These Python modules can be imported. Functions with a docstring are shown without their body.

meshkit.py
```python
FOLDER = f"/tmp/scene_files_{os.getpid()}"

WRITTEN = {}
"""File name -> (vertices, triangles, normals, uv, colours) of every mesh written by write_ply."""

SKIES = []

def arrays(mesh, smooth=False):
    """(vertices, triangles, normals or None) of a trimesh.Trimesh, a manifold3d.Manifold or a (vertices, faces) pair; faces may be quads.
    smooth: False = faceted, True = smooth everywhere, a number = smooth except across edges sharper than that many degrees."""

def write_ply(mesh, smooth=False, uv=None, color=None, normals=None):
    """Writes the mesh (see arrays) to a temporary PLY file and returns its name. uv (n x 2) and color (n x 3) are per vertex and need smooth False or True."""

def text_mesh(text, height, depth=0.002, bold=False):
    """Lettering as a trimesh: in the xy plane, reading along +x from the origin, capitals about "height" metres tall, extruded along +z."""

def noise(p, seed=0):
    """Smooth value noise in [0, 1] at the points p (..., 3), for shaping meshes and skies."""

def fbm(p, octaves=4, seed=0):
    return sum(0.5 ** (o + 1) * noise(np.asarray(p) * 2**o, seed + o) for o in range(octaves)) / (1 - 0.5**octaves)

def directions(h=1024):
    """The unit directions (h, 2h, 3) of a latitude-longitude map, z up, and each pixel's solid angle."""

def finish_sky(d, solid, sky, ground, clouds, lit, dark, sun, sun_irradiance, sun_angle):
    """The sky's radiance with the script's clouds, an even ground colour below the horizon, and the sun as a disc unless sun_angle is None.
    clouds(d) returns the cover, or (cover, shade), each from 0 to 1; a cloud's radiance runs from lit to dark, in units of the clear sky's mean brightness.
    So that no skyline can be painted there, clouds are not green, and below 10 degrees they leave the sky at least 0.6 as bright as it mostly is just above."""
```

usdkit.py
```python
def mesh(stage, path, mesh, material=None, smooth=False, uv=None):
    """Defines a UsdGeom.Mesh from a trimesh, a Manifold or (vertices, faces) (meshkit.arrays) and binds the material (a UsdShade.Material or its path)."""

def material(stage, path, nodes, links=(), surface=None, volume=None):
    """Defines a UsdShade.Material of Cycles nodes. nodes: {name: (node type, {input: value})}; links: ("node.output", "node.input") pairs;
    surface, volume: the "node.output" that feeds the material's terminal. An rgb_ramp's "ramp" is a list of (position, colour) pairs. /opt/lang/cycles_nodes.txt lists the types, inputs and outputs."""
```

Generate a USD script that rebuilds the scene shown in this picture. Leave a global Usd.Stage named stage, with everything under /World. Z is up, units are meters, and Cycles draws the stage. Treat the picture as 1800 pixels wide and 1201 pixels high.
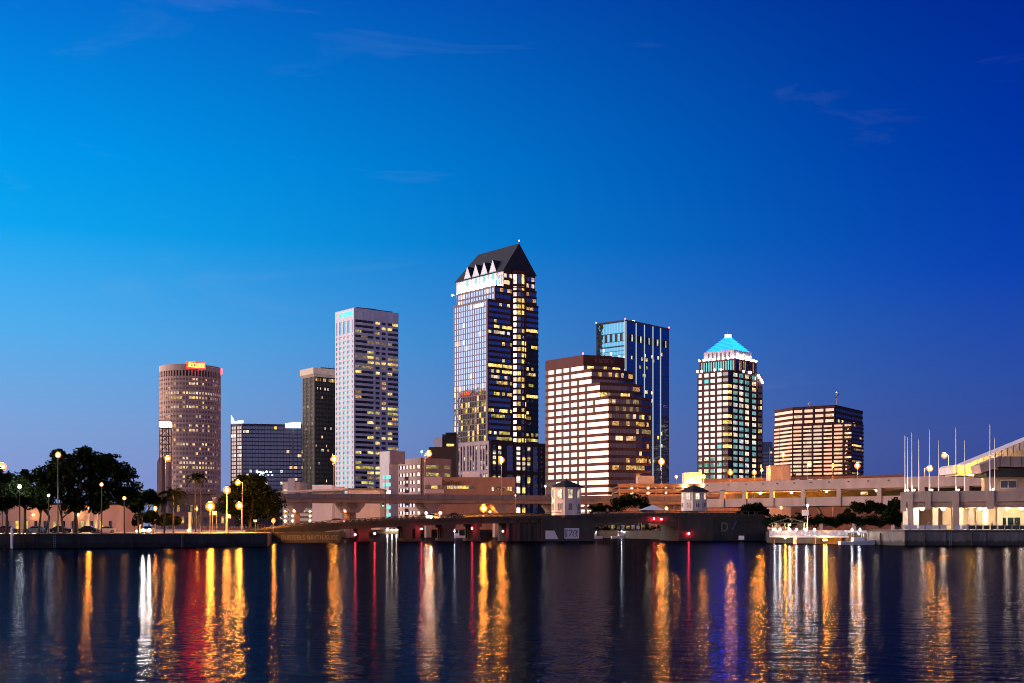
import math, random, numpy as np, trimesh, usdkit, meshkit
import manifold3d as m3
from pxr import Usd, UsdGeom, UsdLux, Gf, UsdShade, Sdf

# ------------------------------------------------------------------ camera, sky, sun, exposure
stage = Usd.Stage.CreateInMemory()
UsdGeom.SetStageUpAxis(stage, "Z"); UsdGeom.SetStageMetersPerUnit(stage, 1.0)
UsdGeom.Xform.Define(stage, "/World"); UsdGeom.Scope.Define(stage, "/World/Looks")
FOC, HOR, CAMZ = 2200.0, 925.0, 4.0          # focal length and horizon of the 1800 px wide picture, eye height above the water
cam = UsdGeom.Camera.Define(stage, "/World/camera")
cam.CreateHorizontalApertureAttr(36.0); cam.CreateFocalLengthAttr(36.0 * FOC / 1800)
cam.CreateVerticalApertureOffsetAttr((HOR - 600.5) / 1800 * 36)
cam.AddTranslateOp().Set((0, 0, CAMZ)); cam.AddRotateXYZOp().Set((90, 0, 0))
cam.CreateClippingRangeAttr((0.5, 30000.0)); cam.CreateExposureAttr(0.0)
SUN_AZ, SUN_EL = math.radians(-84), math.radians(3.0)
SKY_STRENGTH = 0.1
SX, SY = math.sin(SUN_AZ), math.cos(SUN_AZ)
def s2l(c): return tuple(((x / 255) / 12.92 if x / 255 < .04045 else ((x / 255 + .055) / 1.055) ** 2.4) for x in c)
def ramp(stops):                               # (sine of the elevation, colour as radiance) -> stops with the strength taken out
    return [(p, tuple(min(v, 9e9) for v in c)) for p, c in stops]
sun = UsdLux.DistantLight.Define(stage, "/World/afterglow")
sun.CreateIntensityAttr(1.3); sun.CreateAngleAttr(50.0); sun.CreateColorAttr((1.0, .74, .66)); sun.CreateNormalizeAttr(True)
sun.CreateExposureAttr(0.0)
_d = np.array([SX * math.cos(.12), SY * math.cos(.12), math.sin(.12)])
sun.AddTransformOp().Set(Gf.Matrix4d().SetLookAt(Gf.Vec3d(*map(float, _d)), Gf.Vec3d(0, 0, 0), Gf.Vec3d(0, 0, 1)).GetInverse())
RA = [(0, s2l((136, 152, 204))), (.039, s2l((132, 152, 205))), (.079, s2l((122, 162, 214))), (.146, s2l((82, 172, 232))), (.219, s2l((14, 166, 238))), (.273, s2l((0, 156, 238))), (.387, s2l((6, 112, 214))), (.6, s2l((0, 78, 180))), (1, s2l((0, 45, 130)))]
RB = [(0, s2l((54, 70, 140))), (.07, s2l((52, 72, 146))), (.102, s2l((42, 72, 155))), (.146, s2l((28, 68, 164))), (.19, s2l((8, 60, 172))), (.273, s2l((0, 49, 162))), (.387, s2l((0, 37, 145))), (.6, s2l((0, 22, 105))), (1, s2l((0, 30, 105)))]
RD = [(0, (.36, .25, .29)), (.08, (.40, .29, .35)), (.2, (.30, .27, .42)), (.4, (.10, .18, .46)), (.7, (0, .06, .26)), (1, s2l((0, 45, 130)))]
RC = [(0, (2.6, 1.25, .66)), (.05, (2.5, 1.52, 1.08)), (.12, (2.0, 1.60, 1.55)), (.2, (.90, 1.02, 1.25)), (.32, (.15, .52, 1.0)), (.6, (.02, .2, .6)), (1, s2l((0, 45, 130)))]
K = 1 / SKY_STRENGTH
sky_nodes = {
    "tc": ("texture_coordinate", {}), "xyz": ("separate_xyz", {}),
    "x2": ("math", dict(math_type="multiply")), "y2": ("math", dict(math_type="multiply")), "r2": ("math", dict(math_type="add")),
    "r2m": ("math", dict(math_type="maximum", value2=1e-5)), "r": ("math", dict(math_type="sqrt")),
    "ax": ("math", dict(math_type="multiply", value2=SX)), "ay": ("math", dict(math_type="multiply", value2=SY)),
    "dot": ("math", dict(math_type="add")), "t": ("math", dict(math_type="divide")),
    "fab": ("map_range", dict(range_type="smoothstep", from_min=-.36, from_max=.66, to_min=0, to_max=1, clamp=True)),
    "fc": ("map_range", dict(range_type="smoothstep", from_min=.47, from_max=.95, to_min=0, to_max=1, clamp=True)),
    "ra": ("rgb_ramp", dict(ramp=RA)), "rb": ("rgb_ramp", dict(ramp=RB)), "rc": ("rgb_ramp", dict(ramp=[(p, tuple(v / 2.6 for v in c)) for p, c in RC])),
    "rcs": ("mix_color", dict(blend_type="multiply", fac=1.0, b=(2.6, 2.6, 2.6), use_clamp=False)),
    "fd": ("map_range", dict(range_type="smoothstep", from_min=.0, from_max=-.75, to_min=0, to_max=1, clamp=True)), "rd": ("rgb_ramp", dict(ramp=RD)), "yr": ("math", dict(math_type="divide")), "md": ("mix_color", dict(use_clamp=False)),
    "mab": ("mix_color", dict(use_clamp=False)), "mc": ("mix_color", dict(use_clamp=False)),
    "sky": ("sky_texture", dict(sky_type="single_scattering", sun_disc=False, sun_elevation=SUN_EL, sun_rotation=SUN_AZ)),
    "bw": ("rgb_to_bw", {}), "bwr": ("map_range", dict(from_min=.4, from_max=1.8, to_min=.9, to_max=1.1, clamp=True)),
    "grade": ("mix_color", dict(blend_type="multiply", fac=1.0, use_clamp=False)),
    # thin high cirrus
    "map": ("mapping", dict(mapping_type="point", location=(1.3, 4.2, .2), scale=(3.0, 1.2, 16.0), rotation=(0, .35, 0))),
    "cn": ("noise_texture", dict(scale=1.6, detail=5.0, roughness=.6, distortion=.6)),
    "cr": ("map_range", dict(from_min=.60, from_max=.85, to_min=0, to_max=.075, clamp=True)),
    "cloud": ("mix_color", dict(blend_type="mix", b=(.42, .50, .72), use_clamp=False)),
    "gain": ("mix_color", dict(blend_type="multiply", fac=1.0, b=(K, K, K), use_clamp=False)),
    "bg": ("background_shader", dict(strength=SKY_STRENGTH)),
}
sky_links = [("tc.generated", "xyz.vector"), ("xyz.x", "x2.value1"), ("xyz.x", "x2.value2"), ("xyz.y", "y2.value1"), ("xyz.y", "y2.value2"),
    ("x2.value", "r2.value1"), ("y2.value", "r2.value2"), ("r2.value", "r2m.value1"), ("r2m.value", "r.value1"), ("xyz.x", "ax.value1"), ("xyz.y", "ay.value1"),
    ("ax.value", "dot.value1"), ("ay.value", "dot.value2"), ("dot.value", "t.value1"), ("r.value", "t.value2"), ("t.value", "fab.value"), ("t.value", "fc.value"),
    ("xyz.z", "ra.fac"), ("xyz.z", "rb.fac"), ("xyz.z", "rc.fac"), ("rb.color", "mab.a"), ("ra.color", "mab.b"), ("fab.result", "mab.fac"),
    ("xyz.y", "yr.value1"), ("r.value", "yr.value2"), ("yr.value", "fd.value"), ("xyz.z", "rd.fac"), ("fd.result", "md.fac"), ("mab.result", "md.a"), ("rd.color", "md.b"), ("rc.color", "rcs.a"), ("md.result", "mc.a"), ("rcs.result", "mc.b"), ("fc.result", "mc.fac"),
    ("sky.color", "bw.color"), ("bw.val", "bwr.value"), ("mc.result", "grade.a"), ("bwr.result", "grade.b"),
    ("tc.generated", "map.vector"), ("map.vector", "cn.vector"), ("cn.fac", "cr.value"), ("cr.result", "cloud.fac"), ("grade.result", "cloud.a"),
    ("cloud.result", "gain.a"), ("gain.result", "bg.color")]
dome = UsdLux.DomeLight.Define(stage, "/World/sky")
UsdShade.MaterialBindingAPI.Apply(dome.GetPrim()).Bind(usdkit.material(stage, "/World/Looks/sky", sky_nodes, sky_links, surface="bg.background"))

R = random.Random(7); NR = np.random.default_rng(7)
def X(px, Y): return (px - 900.0) / FOC * Y
def Z(py, Y): return CAMZ + (HOR - py) / FOC * Y
def P2(px, Y): return np.array([X(px, Y), Y], float)

# ------------------------------------------------------------------ materials
M = {}
def mat(name, nodes, links, surface): M[name] = usdkit.material(stage, "/World/Looks/" + name, nodes, links, surface=surface); return M[name]
def rough(name, c, var=.25, scale=.35, rough=.8, spec=.3, streak=True):
    lo, hi = tuple(x * (1 - var) for x in c), tuple(min(1, x * (1 + var)) for x in c)
    mat(name, {"g": ("geometry", {}), "m": ("mapping", dict(mapping_type="point", scale=(1, 1, .35 if streak else 1))), "n": ("noise_texture", dict(scale=scale, detail=6., roughness=.62)),
        "r": ("rgb_ramp", dict(ramp=[(.25, lo), (.5, c), (.75, hi)])), "p": ("principled_bsdf", dict(roughness=rough, specular_ior_level=spec))},
        [("g.position", "m.vector"), ("m.vector", "n.vector"), ("n.fac", "r.fac"), ("r.color", "p.base_color")], "p.BSDF")
def glass(name, tint, refl, base=(.01, .012, .016), wob=.035):
    mat(name, {"g": ("geometry", {}), "n": ("noise_texture", dict(scale=.22, detail=2.)), "b": ("bump", dict(distance=wob * 2, strength=1.0)),
        "d": ("principled_bsdf", dict(base_color=base, roughness=.25)), "s": ("glossy_bsdf", dict(color=tint, roughness=.03)), "x": ("mix_closure", dict(fac=refl))},
        [("g.position", "n.vector"), ("n.fac", "b.height"), ("b.normal", "s.normal"), ("d.BSDF", "x.closure1"), ("s.BSDF", "x.closure2")], "x.closure")
def lit(name, c, strength, scale=1.1, lo=.14, refl=.12):   # a lit room behind glass: uneven furniture and ceiling light, each bay at its own level and warmth
    warm = (min(1, c[0] * 1.05), c[1] * .82, c[2] * .6)
    mat(name, {"g": ("geometry", {}), "n": ("noise_texture", dict(scale=scale, detail=2.5, roughness=.6)), "r": ("map_range", dict(from_min=.36, from_max=.62, to_min=lo * strength, to_max=strength, clamp=True)),
        "v": ("voronoi_texture", dict(scale=.27)), "sc": ("separate_color", {}), "lv": ("map_range", dict(from_min=0, from_max=1, to_min=.5, to_max=1.6)), "ms": ("math", dict(math_type="multiply")), "cm": ("mix_color", dict(a=c, b=warm)),
        "e": ("emission", {}), "s": ("glossy_bsdf", dict(color=(.8, .85, .9), roughness=.04)), "x": ("mix_closure", dict(fac=refl))},
        [("g.position", "n.vector"), ("g.position", "v.vector"), ("v.color", "sc.color"), ("sc.r", "lv.value"), ("sc.g", "cm.fac"), ("cm.result", "e.color"), ("n.fac", "r.value"), ("r.result", "ms.value1"), ("lv.result", "ms.value2"), ("ms.value", "e.strength"), ("e.emission", "x.closure1"), ("s.BSDF", "x.closure2")], "x.closure")
def glow(name, c, s): mat(name, {"e": ("emission", dict(color=c, strength=s))}, [], "e.emission")
def plain(name, c, rough=.5, metal=0., spec=.5): mat(name, {"p": ("principled_bsdf", dict(base_color=c, roughness=rough, metallic=metal, specular_ior_level=spec))}, [], "p.BSDF")

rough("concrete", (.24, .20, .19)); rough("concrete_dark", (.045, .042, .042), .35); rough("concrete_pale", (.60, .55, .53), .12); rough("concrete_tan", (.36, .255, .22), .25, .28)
rough("white_panel", (.74, .75, .80), .07); rough("stone", (.24, .185, .195), .15); rough("granite", (.12, .038, .032), .15); rough("granite_dark", (.075, .034, .030), .15)
rough("bronze", (.07, .04, .032), .2, rough=.5); rough("black_wall", (.016, .015, .016), .2, rough=.45); rough("cream", (.72, .6, .46), .08); rough("brick_pink", (.28, .155, .12), .22)
rough("asphalt", (.045, .045, .048), .3, 1.5); rough("grass", (.025, .035, .014), .5, 2.0, streak=False); rough("soil", (.035, .03, .025), .4, .6); rough("seawall", (.085, .075, .075), .6, .9)
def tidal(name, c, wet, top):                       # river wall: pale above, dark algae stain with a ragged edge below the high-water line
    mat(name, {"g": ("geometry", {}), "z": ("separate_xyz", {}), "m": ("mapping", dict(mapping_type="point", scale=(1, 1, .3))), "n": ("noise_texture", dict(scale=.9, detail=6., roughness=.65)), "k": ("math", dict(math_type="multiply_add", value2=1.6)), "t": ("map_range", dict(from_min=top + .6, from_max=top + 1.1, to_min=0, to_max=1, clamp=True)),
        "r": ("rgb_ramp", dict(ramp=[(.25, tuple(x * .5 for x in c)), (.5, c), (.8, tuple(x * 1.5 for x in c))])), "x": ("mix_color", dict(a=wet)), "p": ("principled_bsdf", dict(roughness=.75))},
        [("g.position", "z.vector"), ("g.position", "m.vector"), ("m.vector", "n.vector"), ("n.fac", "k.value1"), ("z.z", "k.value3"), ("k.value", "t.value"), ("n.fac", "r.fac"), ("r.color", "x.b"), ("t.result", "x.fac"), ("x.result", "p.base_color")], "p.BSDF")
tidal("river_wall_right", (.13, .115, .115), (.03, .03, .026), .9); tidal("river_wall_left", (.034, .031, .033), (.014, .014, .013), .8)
rough("paving", (.34, .29, .25), .2, .8, streak=False); rough("tower_tan", (.68, .46, .36), .15); rough("condo_mullion", (.20, .17, .21), .2); rough("roofing", (.025, .025, .03), .3); rough("slate", (.03, .035, .045), .3, .8); rough("bark", (.05, .035, .025), .4, 3.)
rough("lilac_panel", (.45, .36, .42), .08); rough("mauve_stone", (.40, .32, .33), .15)
rough("blue_frame", (.10, .13, .19), .2); rough("condo_frame", (.06, .065, .10), .2)
glass("glass_mirror", (.27, .19, .158), .80); glass("glass_sunset", (.95, .74, .60), .8); glass("glass_blue", (.02, .09, .155), .80, (.005, .02, .04)); glass("glass_teal", (.02, .13, .15), .7, (.01, .03, .035)); glass("glass_dark", (.35, .38, .5), .22, (.006, .007, .012))
glass("glass_navy", (.35, .5, .85), .34, (.004, .012, .035)); glass("glass_lilac", (.062, .11, .20), .75); glass("glass_black", (.3, .3, .32), .08, (.006, .006, .006)); glass("glass_plum", (.5, .36, .42), .25, (.015, .008, .012))
lit("lit_yellow", (1, .74, .20), 1.9); lit("lit_amber", (1, .58, .14), 1.1); lit("lit_white", (1, .88, .66), 1.45, .9, .25); lit("lit_dim", (.85, .62, .22), .45); lit("lit_cool", (.75, .96, 1), 1.1, .7, .35)
lit("lit_peach", (1, .70, .44), 1.6, .9, .3); lit("lit_olive", (.86, .78, .16), .9, .5, .15); lit("painted_teal_reflection", (.30, .80, .80), .62, .4, .6); lit("lit_bright", (1, .93, .88), 2.2, .5, .7)  # the teal one emits a painted sky reflection, no lit room
glow("sodium", (1, .33, .025), 4800.); glow("sodium_far", (1, .37, .04), 6200.); glow("halogen", (1, .74, .42), 420.); glow("head_light", (1, .88, .55), 2600.); glow("cool_lamp", (.95, 1, .82), 700.); glow("flood", (1, .95, .85), 45.)
glow("red_lamp", (1, .03, .04), 230.); glow("red_sign", (1, .0005, .0004), 260.); glow("side_sign", (1, .02, .01), 22.); glow("red_letter", (1, .42, .05), 7.); glow("cyan_sign", (.1, .85, 1), 1.6); glow("cyan_step", (.0005, .0108, 1), 80.); glow("white_sign", (1, .9, .98), 1.7); glow("white_crown", (.95, .98, 1), 2.4)
glow("uplight", (1, .72, .42), 900.); glow("globe", (1, .92, .85), 22.); glow("garage_lamp", (1, .8, .35), 300.); glow("green_lamp", (.1, 1, .6), 8.); glow("tube_white", (.92, 1, .78), 22.)
glow("yellow_flood", (1, .5, .04), 800.); glow("under_sodium", (1, .30, .03), 900.); glow("dot_lamp", (1, .5, .1), 14.); glow("park_lamp", (1, .45, .12), 260.); glow("entrance_lamp", (.85, .95, 1), 9.); glow("beacon", (1, .1, .2), 12.); glow("line_light", (.75, .9, 1), .75); glow("tail_light", (1, .05, .03), 20.)
plain("steel", (.30, .29, .28), .45, .6); plain("pole_tan", (.32, .26, .2), .6); plain("pole_white", (.72, .70, .70), .4); plain("dark_metal", (.03, .03, .035), .5); plain("rubber", (.02, .02, .02), .9)
plain("white_paint", (.75, .75, .78), .4); plain("black_paint", (.01, .01, .012), .4); plain("car_black", (.015, .015, .018), .2); plain("car_silver", (.35, .35, .37), .25, .5); plain("car_white", (.7, .7, .7), .25); plain("car_red", (.2, .02, .02), .25)
plain("skin", (.42, .25, .18), .6); plain("hair", (.03, .02, .015), .7); plain("navy_cloth", (.03, .04, .10), .9); plain("grey_cloth", (.3, .3, .33), .9); plain("purple_cloth", (.16, .09, .28), .9); plain("denim", (.05, .07, .14), .9); plain("blue_canvas", (.03, .07, .25), .8); plain("orange_paint", (.5, .12, .03), .6); plain("sign_green", (.01, .12, .06), .5); plain("banner", (.55, .54, .62), .7); plain("dark_letter", (.02, .012, .012), .5)
plain("letter_grey", (.13, .12, .12), .6); plain("olive_frame", (.12, .11, .06), .6); plain("ink_blue", (.06, .06, .2), .6); plain("brown_letter", (.22, .12, .11), .5)
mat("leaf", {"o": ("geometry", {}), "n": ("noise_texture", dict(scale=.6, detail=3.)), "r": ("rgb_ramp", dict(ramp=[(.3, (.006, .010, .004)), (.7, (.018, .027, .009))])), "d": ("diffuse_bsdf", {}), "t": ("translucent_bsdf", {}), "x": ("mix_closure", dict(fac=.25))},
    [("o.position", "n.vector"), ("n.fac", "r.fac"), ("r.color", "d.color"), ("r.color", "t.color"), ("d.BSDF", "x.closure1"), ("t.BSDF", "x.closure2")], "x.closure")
mat("amber_halo", {"t": ("transparent_bsdf", {}), "e": ("emission", dict(color=(1, .23, .01), strength=3.2)), "x": ("mix_closure", dict(fac=.34))}, [("t.BSDF", "x.closure1"), ("e.emission", "x.closure2")], "x.closure")  # see-through emissive shell, an orange halo painted round the lamp core
mat("white_halo", {"t": ("transparent_bsdf", {}), "e": ("emission", dict(color=(1, .92, .75), strength=1.2)), "x": ("mix_closure", dict(fac=.2))}, [("t.BSDF", "x.closure1"), ("e.emission", "x.closure2")], "x.closure")  # same painted halo in white
# water: two scales of ripples; fine chop below the resolution is the microfacet roughness
mat("water", {"g": ("geometry", {}), "m1": ("mapping", dict(mapping_type="point", scale=(.35, .9, 1))), "m2": ("mapping", dict(mapping_type="point", scale=(1.0, 1.5, 1), rotation=(0, 0, .2))),
    "n1": ("noise_texture", dict(scale=.5, detail=3., roughness=.55, distortion=.3)), "n2": ("noise_texture", dict(scale=.9, detail=3., roughness=.6)),
    "b1": ("bump", dict(distance=.03, strength=1.)), "b2": ("bump", dict(distance=.062, strength=1.)),
    "p": ("diffuse_bsdf", dict(color=(.003, .005, .012))), "s": ("glossy_bsdf", dict(color=(.092, .095, .135), roughness=.07)), "fr": ("fresnel", dict(IOR=1.33)), "x": ("mix_closure", {})},
    [("g.position", "m1.vector"), ("g.position", "m2.vector"), ("m1.vector", "n1.vector"), ("m2.vector", "n2.vector"), ("n1.fac", "b1.height"), ("n2.fac", "b2.height"), ("b1.normal", "b2.normal"), ("b2.normal", "s.normal"),
     ("fr.fac", "x.fac"), ("p.BSDF", "x.closure1"), ("s.BSDF", "x.closure2")], "x.closure")

# ------------------------------------------------------------------ geometry kit
class MB:
    def __init__(s): s.v, s.f, s.n = [], [], 0
    def add(s, v, f):
        v = np.asarray(v, float); f = np.asarray(f, int)
        if f.shape[1] == 4: f = np.vstack([f[:, [0, 1, 2]], f[:, [0, 2, 3]]])
        s.v.append(v); s.f.append(f + s.n); s.n += len(v); return s
    def tm(s, m): return s.add(m.vertices, m.faces)
    def frame(s, o, a, b, c):                       # box from a corner and three edges
        o, a, b, c = (np.asarray(x, float) for x in (o, a, b, c))
        if np.dot(np.cross(a, b), c) < 0: a, b = b, a
        v = [o, o + a, o + a + b, o + b, o + c, o + a + c, o + a + b + c, o + b + c]
        return s.add(v, [[0, 3, 2, 1], [4, 5, 6, 7], [0, 1, 5, 4], [1, 2, 6, 5], [2, 3, 7, 6], [3, 0, 4, 7]])
    def box(s, x0, x1, y0, y1, z0, z1): return s.frame((x0, y0, z0), (x1 - x0, 0, 0), (0, y1 - y0, 0), (0, 0, z1 - z0))
    def prism(s, poly, z0, z1):
        from shapely.geometry import Polygon
        m = trimesh.creation.extrude_polygon(Polygon([tuple(p) for p in poly]).buffer(0), z1 - z0, engine="earcut"); m.apply_translation((0, 0, z0)); return s.tm(m)
    def tube(s, p0, p1, r0, r1=None, n=8):
        r1 = r0 if r1 is None else r1; p0, p1 = np.asarray(p0, float), np.asarray(p1, float); t = (p1 - p0) / (np.linalg.norm(p1 - p0) + 1e-9)
        a = np.cross(t, (0, 0, 1) if abs(t[2]) < .9 else (1, 0, 0)); a /= np.linalg.norm(a); b = np.cross(t, a); k = np.arange(n) * 2 * np.pi / n
        c = np.cos(k)[:, None] * a + np.sin(k)[:, None] * b
        v = np.vstack([p0 + r0 * c, p1 + r1 * c, [p0], [p1]]); f = []
        for i in range(n):
            j = (i + 1) % n; f += [[i, j, n + j], [i, n + j, n + i], [2 * n, j, i], [2 * n + 1, n + i, n + j]]
        return s.add(v, f)
    def path(s, pts, r, n=6):
        for a, b in zip(pts[:-1], pts[1:]): s.tube(a, b, r, r, n)
        return s
    def ball(s, c, r, sub=2, sc=(1, 1, 1)):
        m = trimesh.creation.icosphere(sub, 1.0); return s.add(m.vertices * np.asarray(sc) * r + np.asarray(c), m.faces)
    def ring(s, c, r0, r1, z0, z1, n=96, a0=0, a1=2 * np.pi):
        k = np.linspace(a0, a1, n + 1); cs = np.stack([np.cos(k), np.sin(k)], 1)
        v = np.vstack([np.c_[c + r * cs, np.full(n + 1, z)] for r, z in ((r0, z0), (r1, z0), (r1, z1), (r0, z1))]); f = []
        for i in range(n):
            for q in range(4): a, b = q * (n + 1) + i, ((q + 1) % 4) * (n + 1) + i; f.append([a, a + 1, b + 1, b])
        return s.add(v, f)
    def tri_prism(s, pts, off):                      # planar polygon (convex, 3-D points) thickened by off
        p = np.asarray(pts, float); n = len(p); off = np.asarray(off, float); v = np.vstack([p, p + off]); f = []
        for i in range(1, n - 1): f += [[0, i + 1, i], [n, n + i, n + i + 1]]
        for i in range(n): j = (i + 1) % n; f += [[i, j, n + j], [i, n + j, n + i]]
        return s.add(v, f)
    def arrays(s): return np.vstack(s.v), np.vstack(s.f)

class Fc:                                           # a vertical facade from A (left, seen from outside) to B (right)
    def __init__(s, A, B): s.A, s.B = np.asarray(A, float), np.asarray(B, float); s.L = np.linalg.norm(s.B - s.A); s.u = (s.B - s.A) / s.L; s.n = np.array([s.u[1], -s.u[0]])
    def pt(s, u, z, d=0.): q = s.A + s.u * u + s.n * d; return np.array([q[0], q[1], z])
    def box(s, mb, u0, u1, z0, z1, d0, d1): return mb.frame(s.pt(u0, z0, d0), np.r_[s.u * (u1 - u0), 0], np.r_[s.n * (d1 - d0), 0], (0, 0, z1 - z0))
    def text(s, mb, txt, u, z, h, d, depth=.25, width=None):
        m = meshkit.text_mesh(txt, h, depth, bold=True); v = np.array(m.vertices); sc = 1 if width is None else width / (v[:, 0].max() - v[:, 0].min())
        q = s.A[None] + s.u[None] * (u + v[:, :1] * sc) + s.n[None] * (d + v[:, 2:3]); return mb.add(np.c_[q, z + v[:, 1]], m.faces)

COUNT, BASE = {}, {}
def fresh(parent, name):
    k = COUNT.get((parent, name), 0); COUNT[(parent, name)] = k + 1
    return f"{parent}/{name}" if k == 0 else f"{parent}/{name}_{k:03d}"
def note(prim, **kw):
    for k, v in kw.items():
        if v: prim.SetCustomDataByKey(k, v)
def thing(name, label, cat, loc=(0, 0, 0), rz=0, group=None, sc=None):
    p = fresh("/World", name); x = UsdGeom.Xform.Define(stage, p); x.AddTranslateOp().Set(tuple(map(float, loc)))
    if rz: x.AddRotateZOp().Set(float(rz))
    if sc: x.AddScaleOp().Set(tuple(map(float, sc)))
    note(x.GetPrim(), label=label, category=cat, group=group); BASE[p] = np.asarray(loc, float); return p
def part(parent, name, mb, material, smooth=False, **kw):
    p = fresh(parent, name); v, f = mb.arrays() if isinstance(mb, MB) else (np.array(mb.vertices), np.array(mb.faces))
    root = "/".join(p.split("/")[:3]); base = BASE.get(root, np.zeros(3))
    note(usdkit.mesh(stage, p, (v - base, f), M[material], smooth=smooth).GetPrim(), **kw); return p
def solo(name, label, cat, mb, material, group=None, smooth=False, kind=None):
    p = fresh("/World", name); note(usdkit.mesh(stage, p, mb.arrays(), M[material], smooth=smooth).GetPrim(), label=label, category=cat, group=group, kind=kind); return p
def copy(src, label, loc, rz=0, sc=None, group=None):
    d = stage.GetPrimAtPath(src).GetCustomData(); p = fresh("/World", src.split("/")[2].rstrip("0123456789").rstrip("_")); x = UsdGeom.Xform.Define(stage, p)
    x.GetPrim().GetReferences().AddInternalReference(src); x.GetPrim().SetInstanceable(True); x.ClearXformOpOrder()
    x.AddTranslateOp().Set(tuple(map(float, loc))); x.AddRotateZOp().Set(float(rz)); x.AddScaleOp().Set(tuple(map(float, sc or (1, 1, 1))))
    note(x.GetPrim(), label=label, category=d["category"], group=group or d.get("group")); return p
def hit(Kp, d, px): q = (px - 900) / FOC; s = (q * Kp[1] - Kp[0]) / (d[0] - q * d[1]); return np.asarray(Kp) + s * np.asarray(d)

def rows(zb, zt, n, frac, off=.5):                  # n window rows between zb and zt
    h = (zt - zb) / n; g = h * (1 - frac); return [(zb + i * h + g * off, zb + i * h + g * off + h * frac) for i in range(n)]
def cols(u0, u1, n, frac): w = (u1 - u0) / n; return [(u0 + i * w + w * (1 - frac) / 2, u0 + (i + 1) * w - w * (1 - frac) / 2) for i in range(n)]
class Wins:                                         # the window panes of one building: the first LIMIT as parts, the rest joined per material
    def __init__(s, th, limit=300, name="window"): s.th, s.left, s.name, s.rest = th, limit, name, {}
    def put(s, fc, us, zs, pick, d=(.04, .12)):
        for j, (z0, z1) in enumerate(zs):
            for i, (u0, u1) in enumerate(us):
                m = pick(i, j)
                if not m: continue
                mb = MB() if s.left > 0 else s.rest.setdefault(m, MB())
                fc.box(mb, u0, u1, z0, z1, *d)
                if s.left > 0: part(s.th, s.name, mb, m); s.left -= 1
    def done(s):
        for m, mb in s.rest.items(): part(s.th, s.name + "_field", mb, m, kind="stuff")
def bands(mb, fc, zs, zb, zt, d, u0=None, u1=None):
    u0 = 0 if u0 is None else u0; u1 = fc.L if u1 is None else u1; e = [zb] + [z for r in zs for z in r] + [zt]
    for a, b in zip(e[::2], e[1::2]):
        if b - a > .02: fc.box(mb, u0, u1, a, b, 0, d)
def piers(mb, fc, us, zb, zt, d, u0=None, u1=None):
    e = [0 if u0 is None else u0] + [u for r in us for u in r] + [fc.L if u1 is None else u1]
    for a, b in zip(e[::2], e[1::2]):
        if b - a > .02: fc.box(mb, a, b, zb, zt, 0, d)
def wpick(w, seed):
    r = random.Random(seed); k, p = zip(*w.items()); return lambda i, j: r.choices(k, p)[0]
def rowpick(dark, lits, seed, p_row=.35, p_on=.75, p_off=.06):
    r = random.Random(seed); on = {}
    def f(i, j):
        if j not in on: on[j] = (r.random() < p_row, r.choice(lits), r.random() * 14, 3 + r.random() * 12)
        o, m, a, w = on[j]
        return (m if r.random() < .8 else r.choice(lits)) if r.random() < (p_on if o and a - w < i < a + w else p_off) else dark
    return f
GZ = 2.5
UL, UR = np.array([-.629, .777]), np.array([.777, .629])
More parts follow.
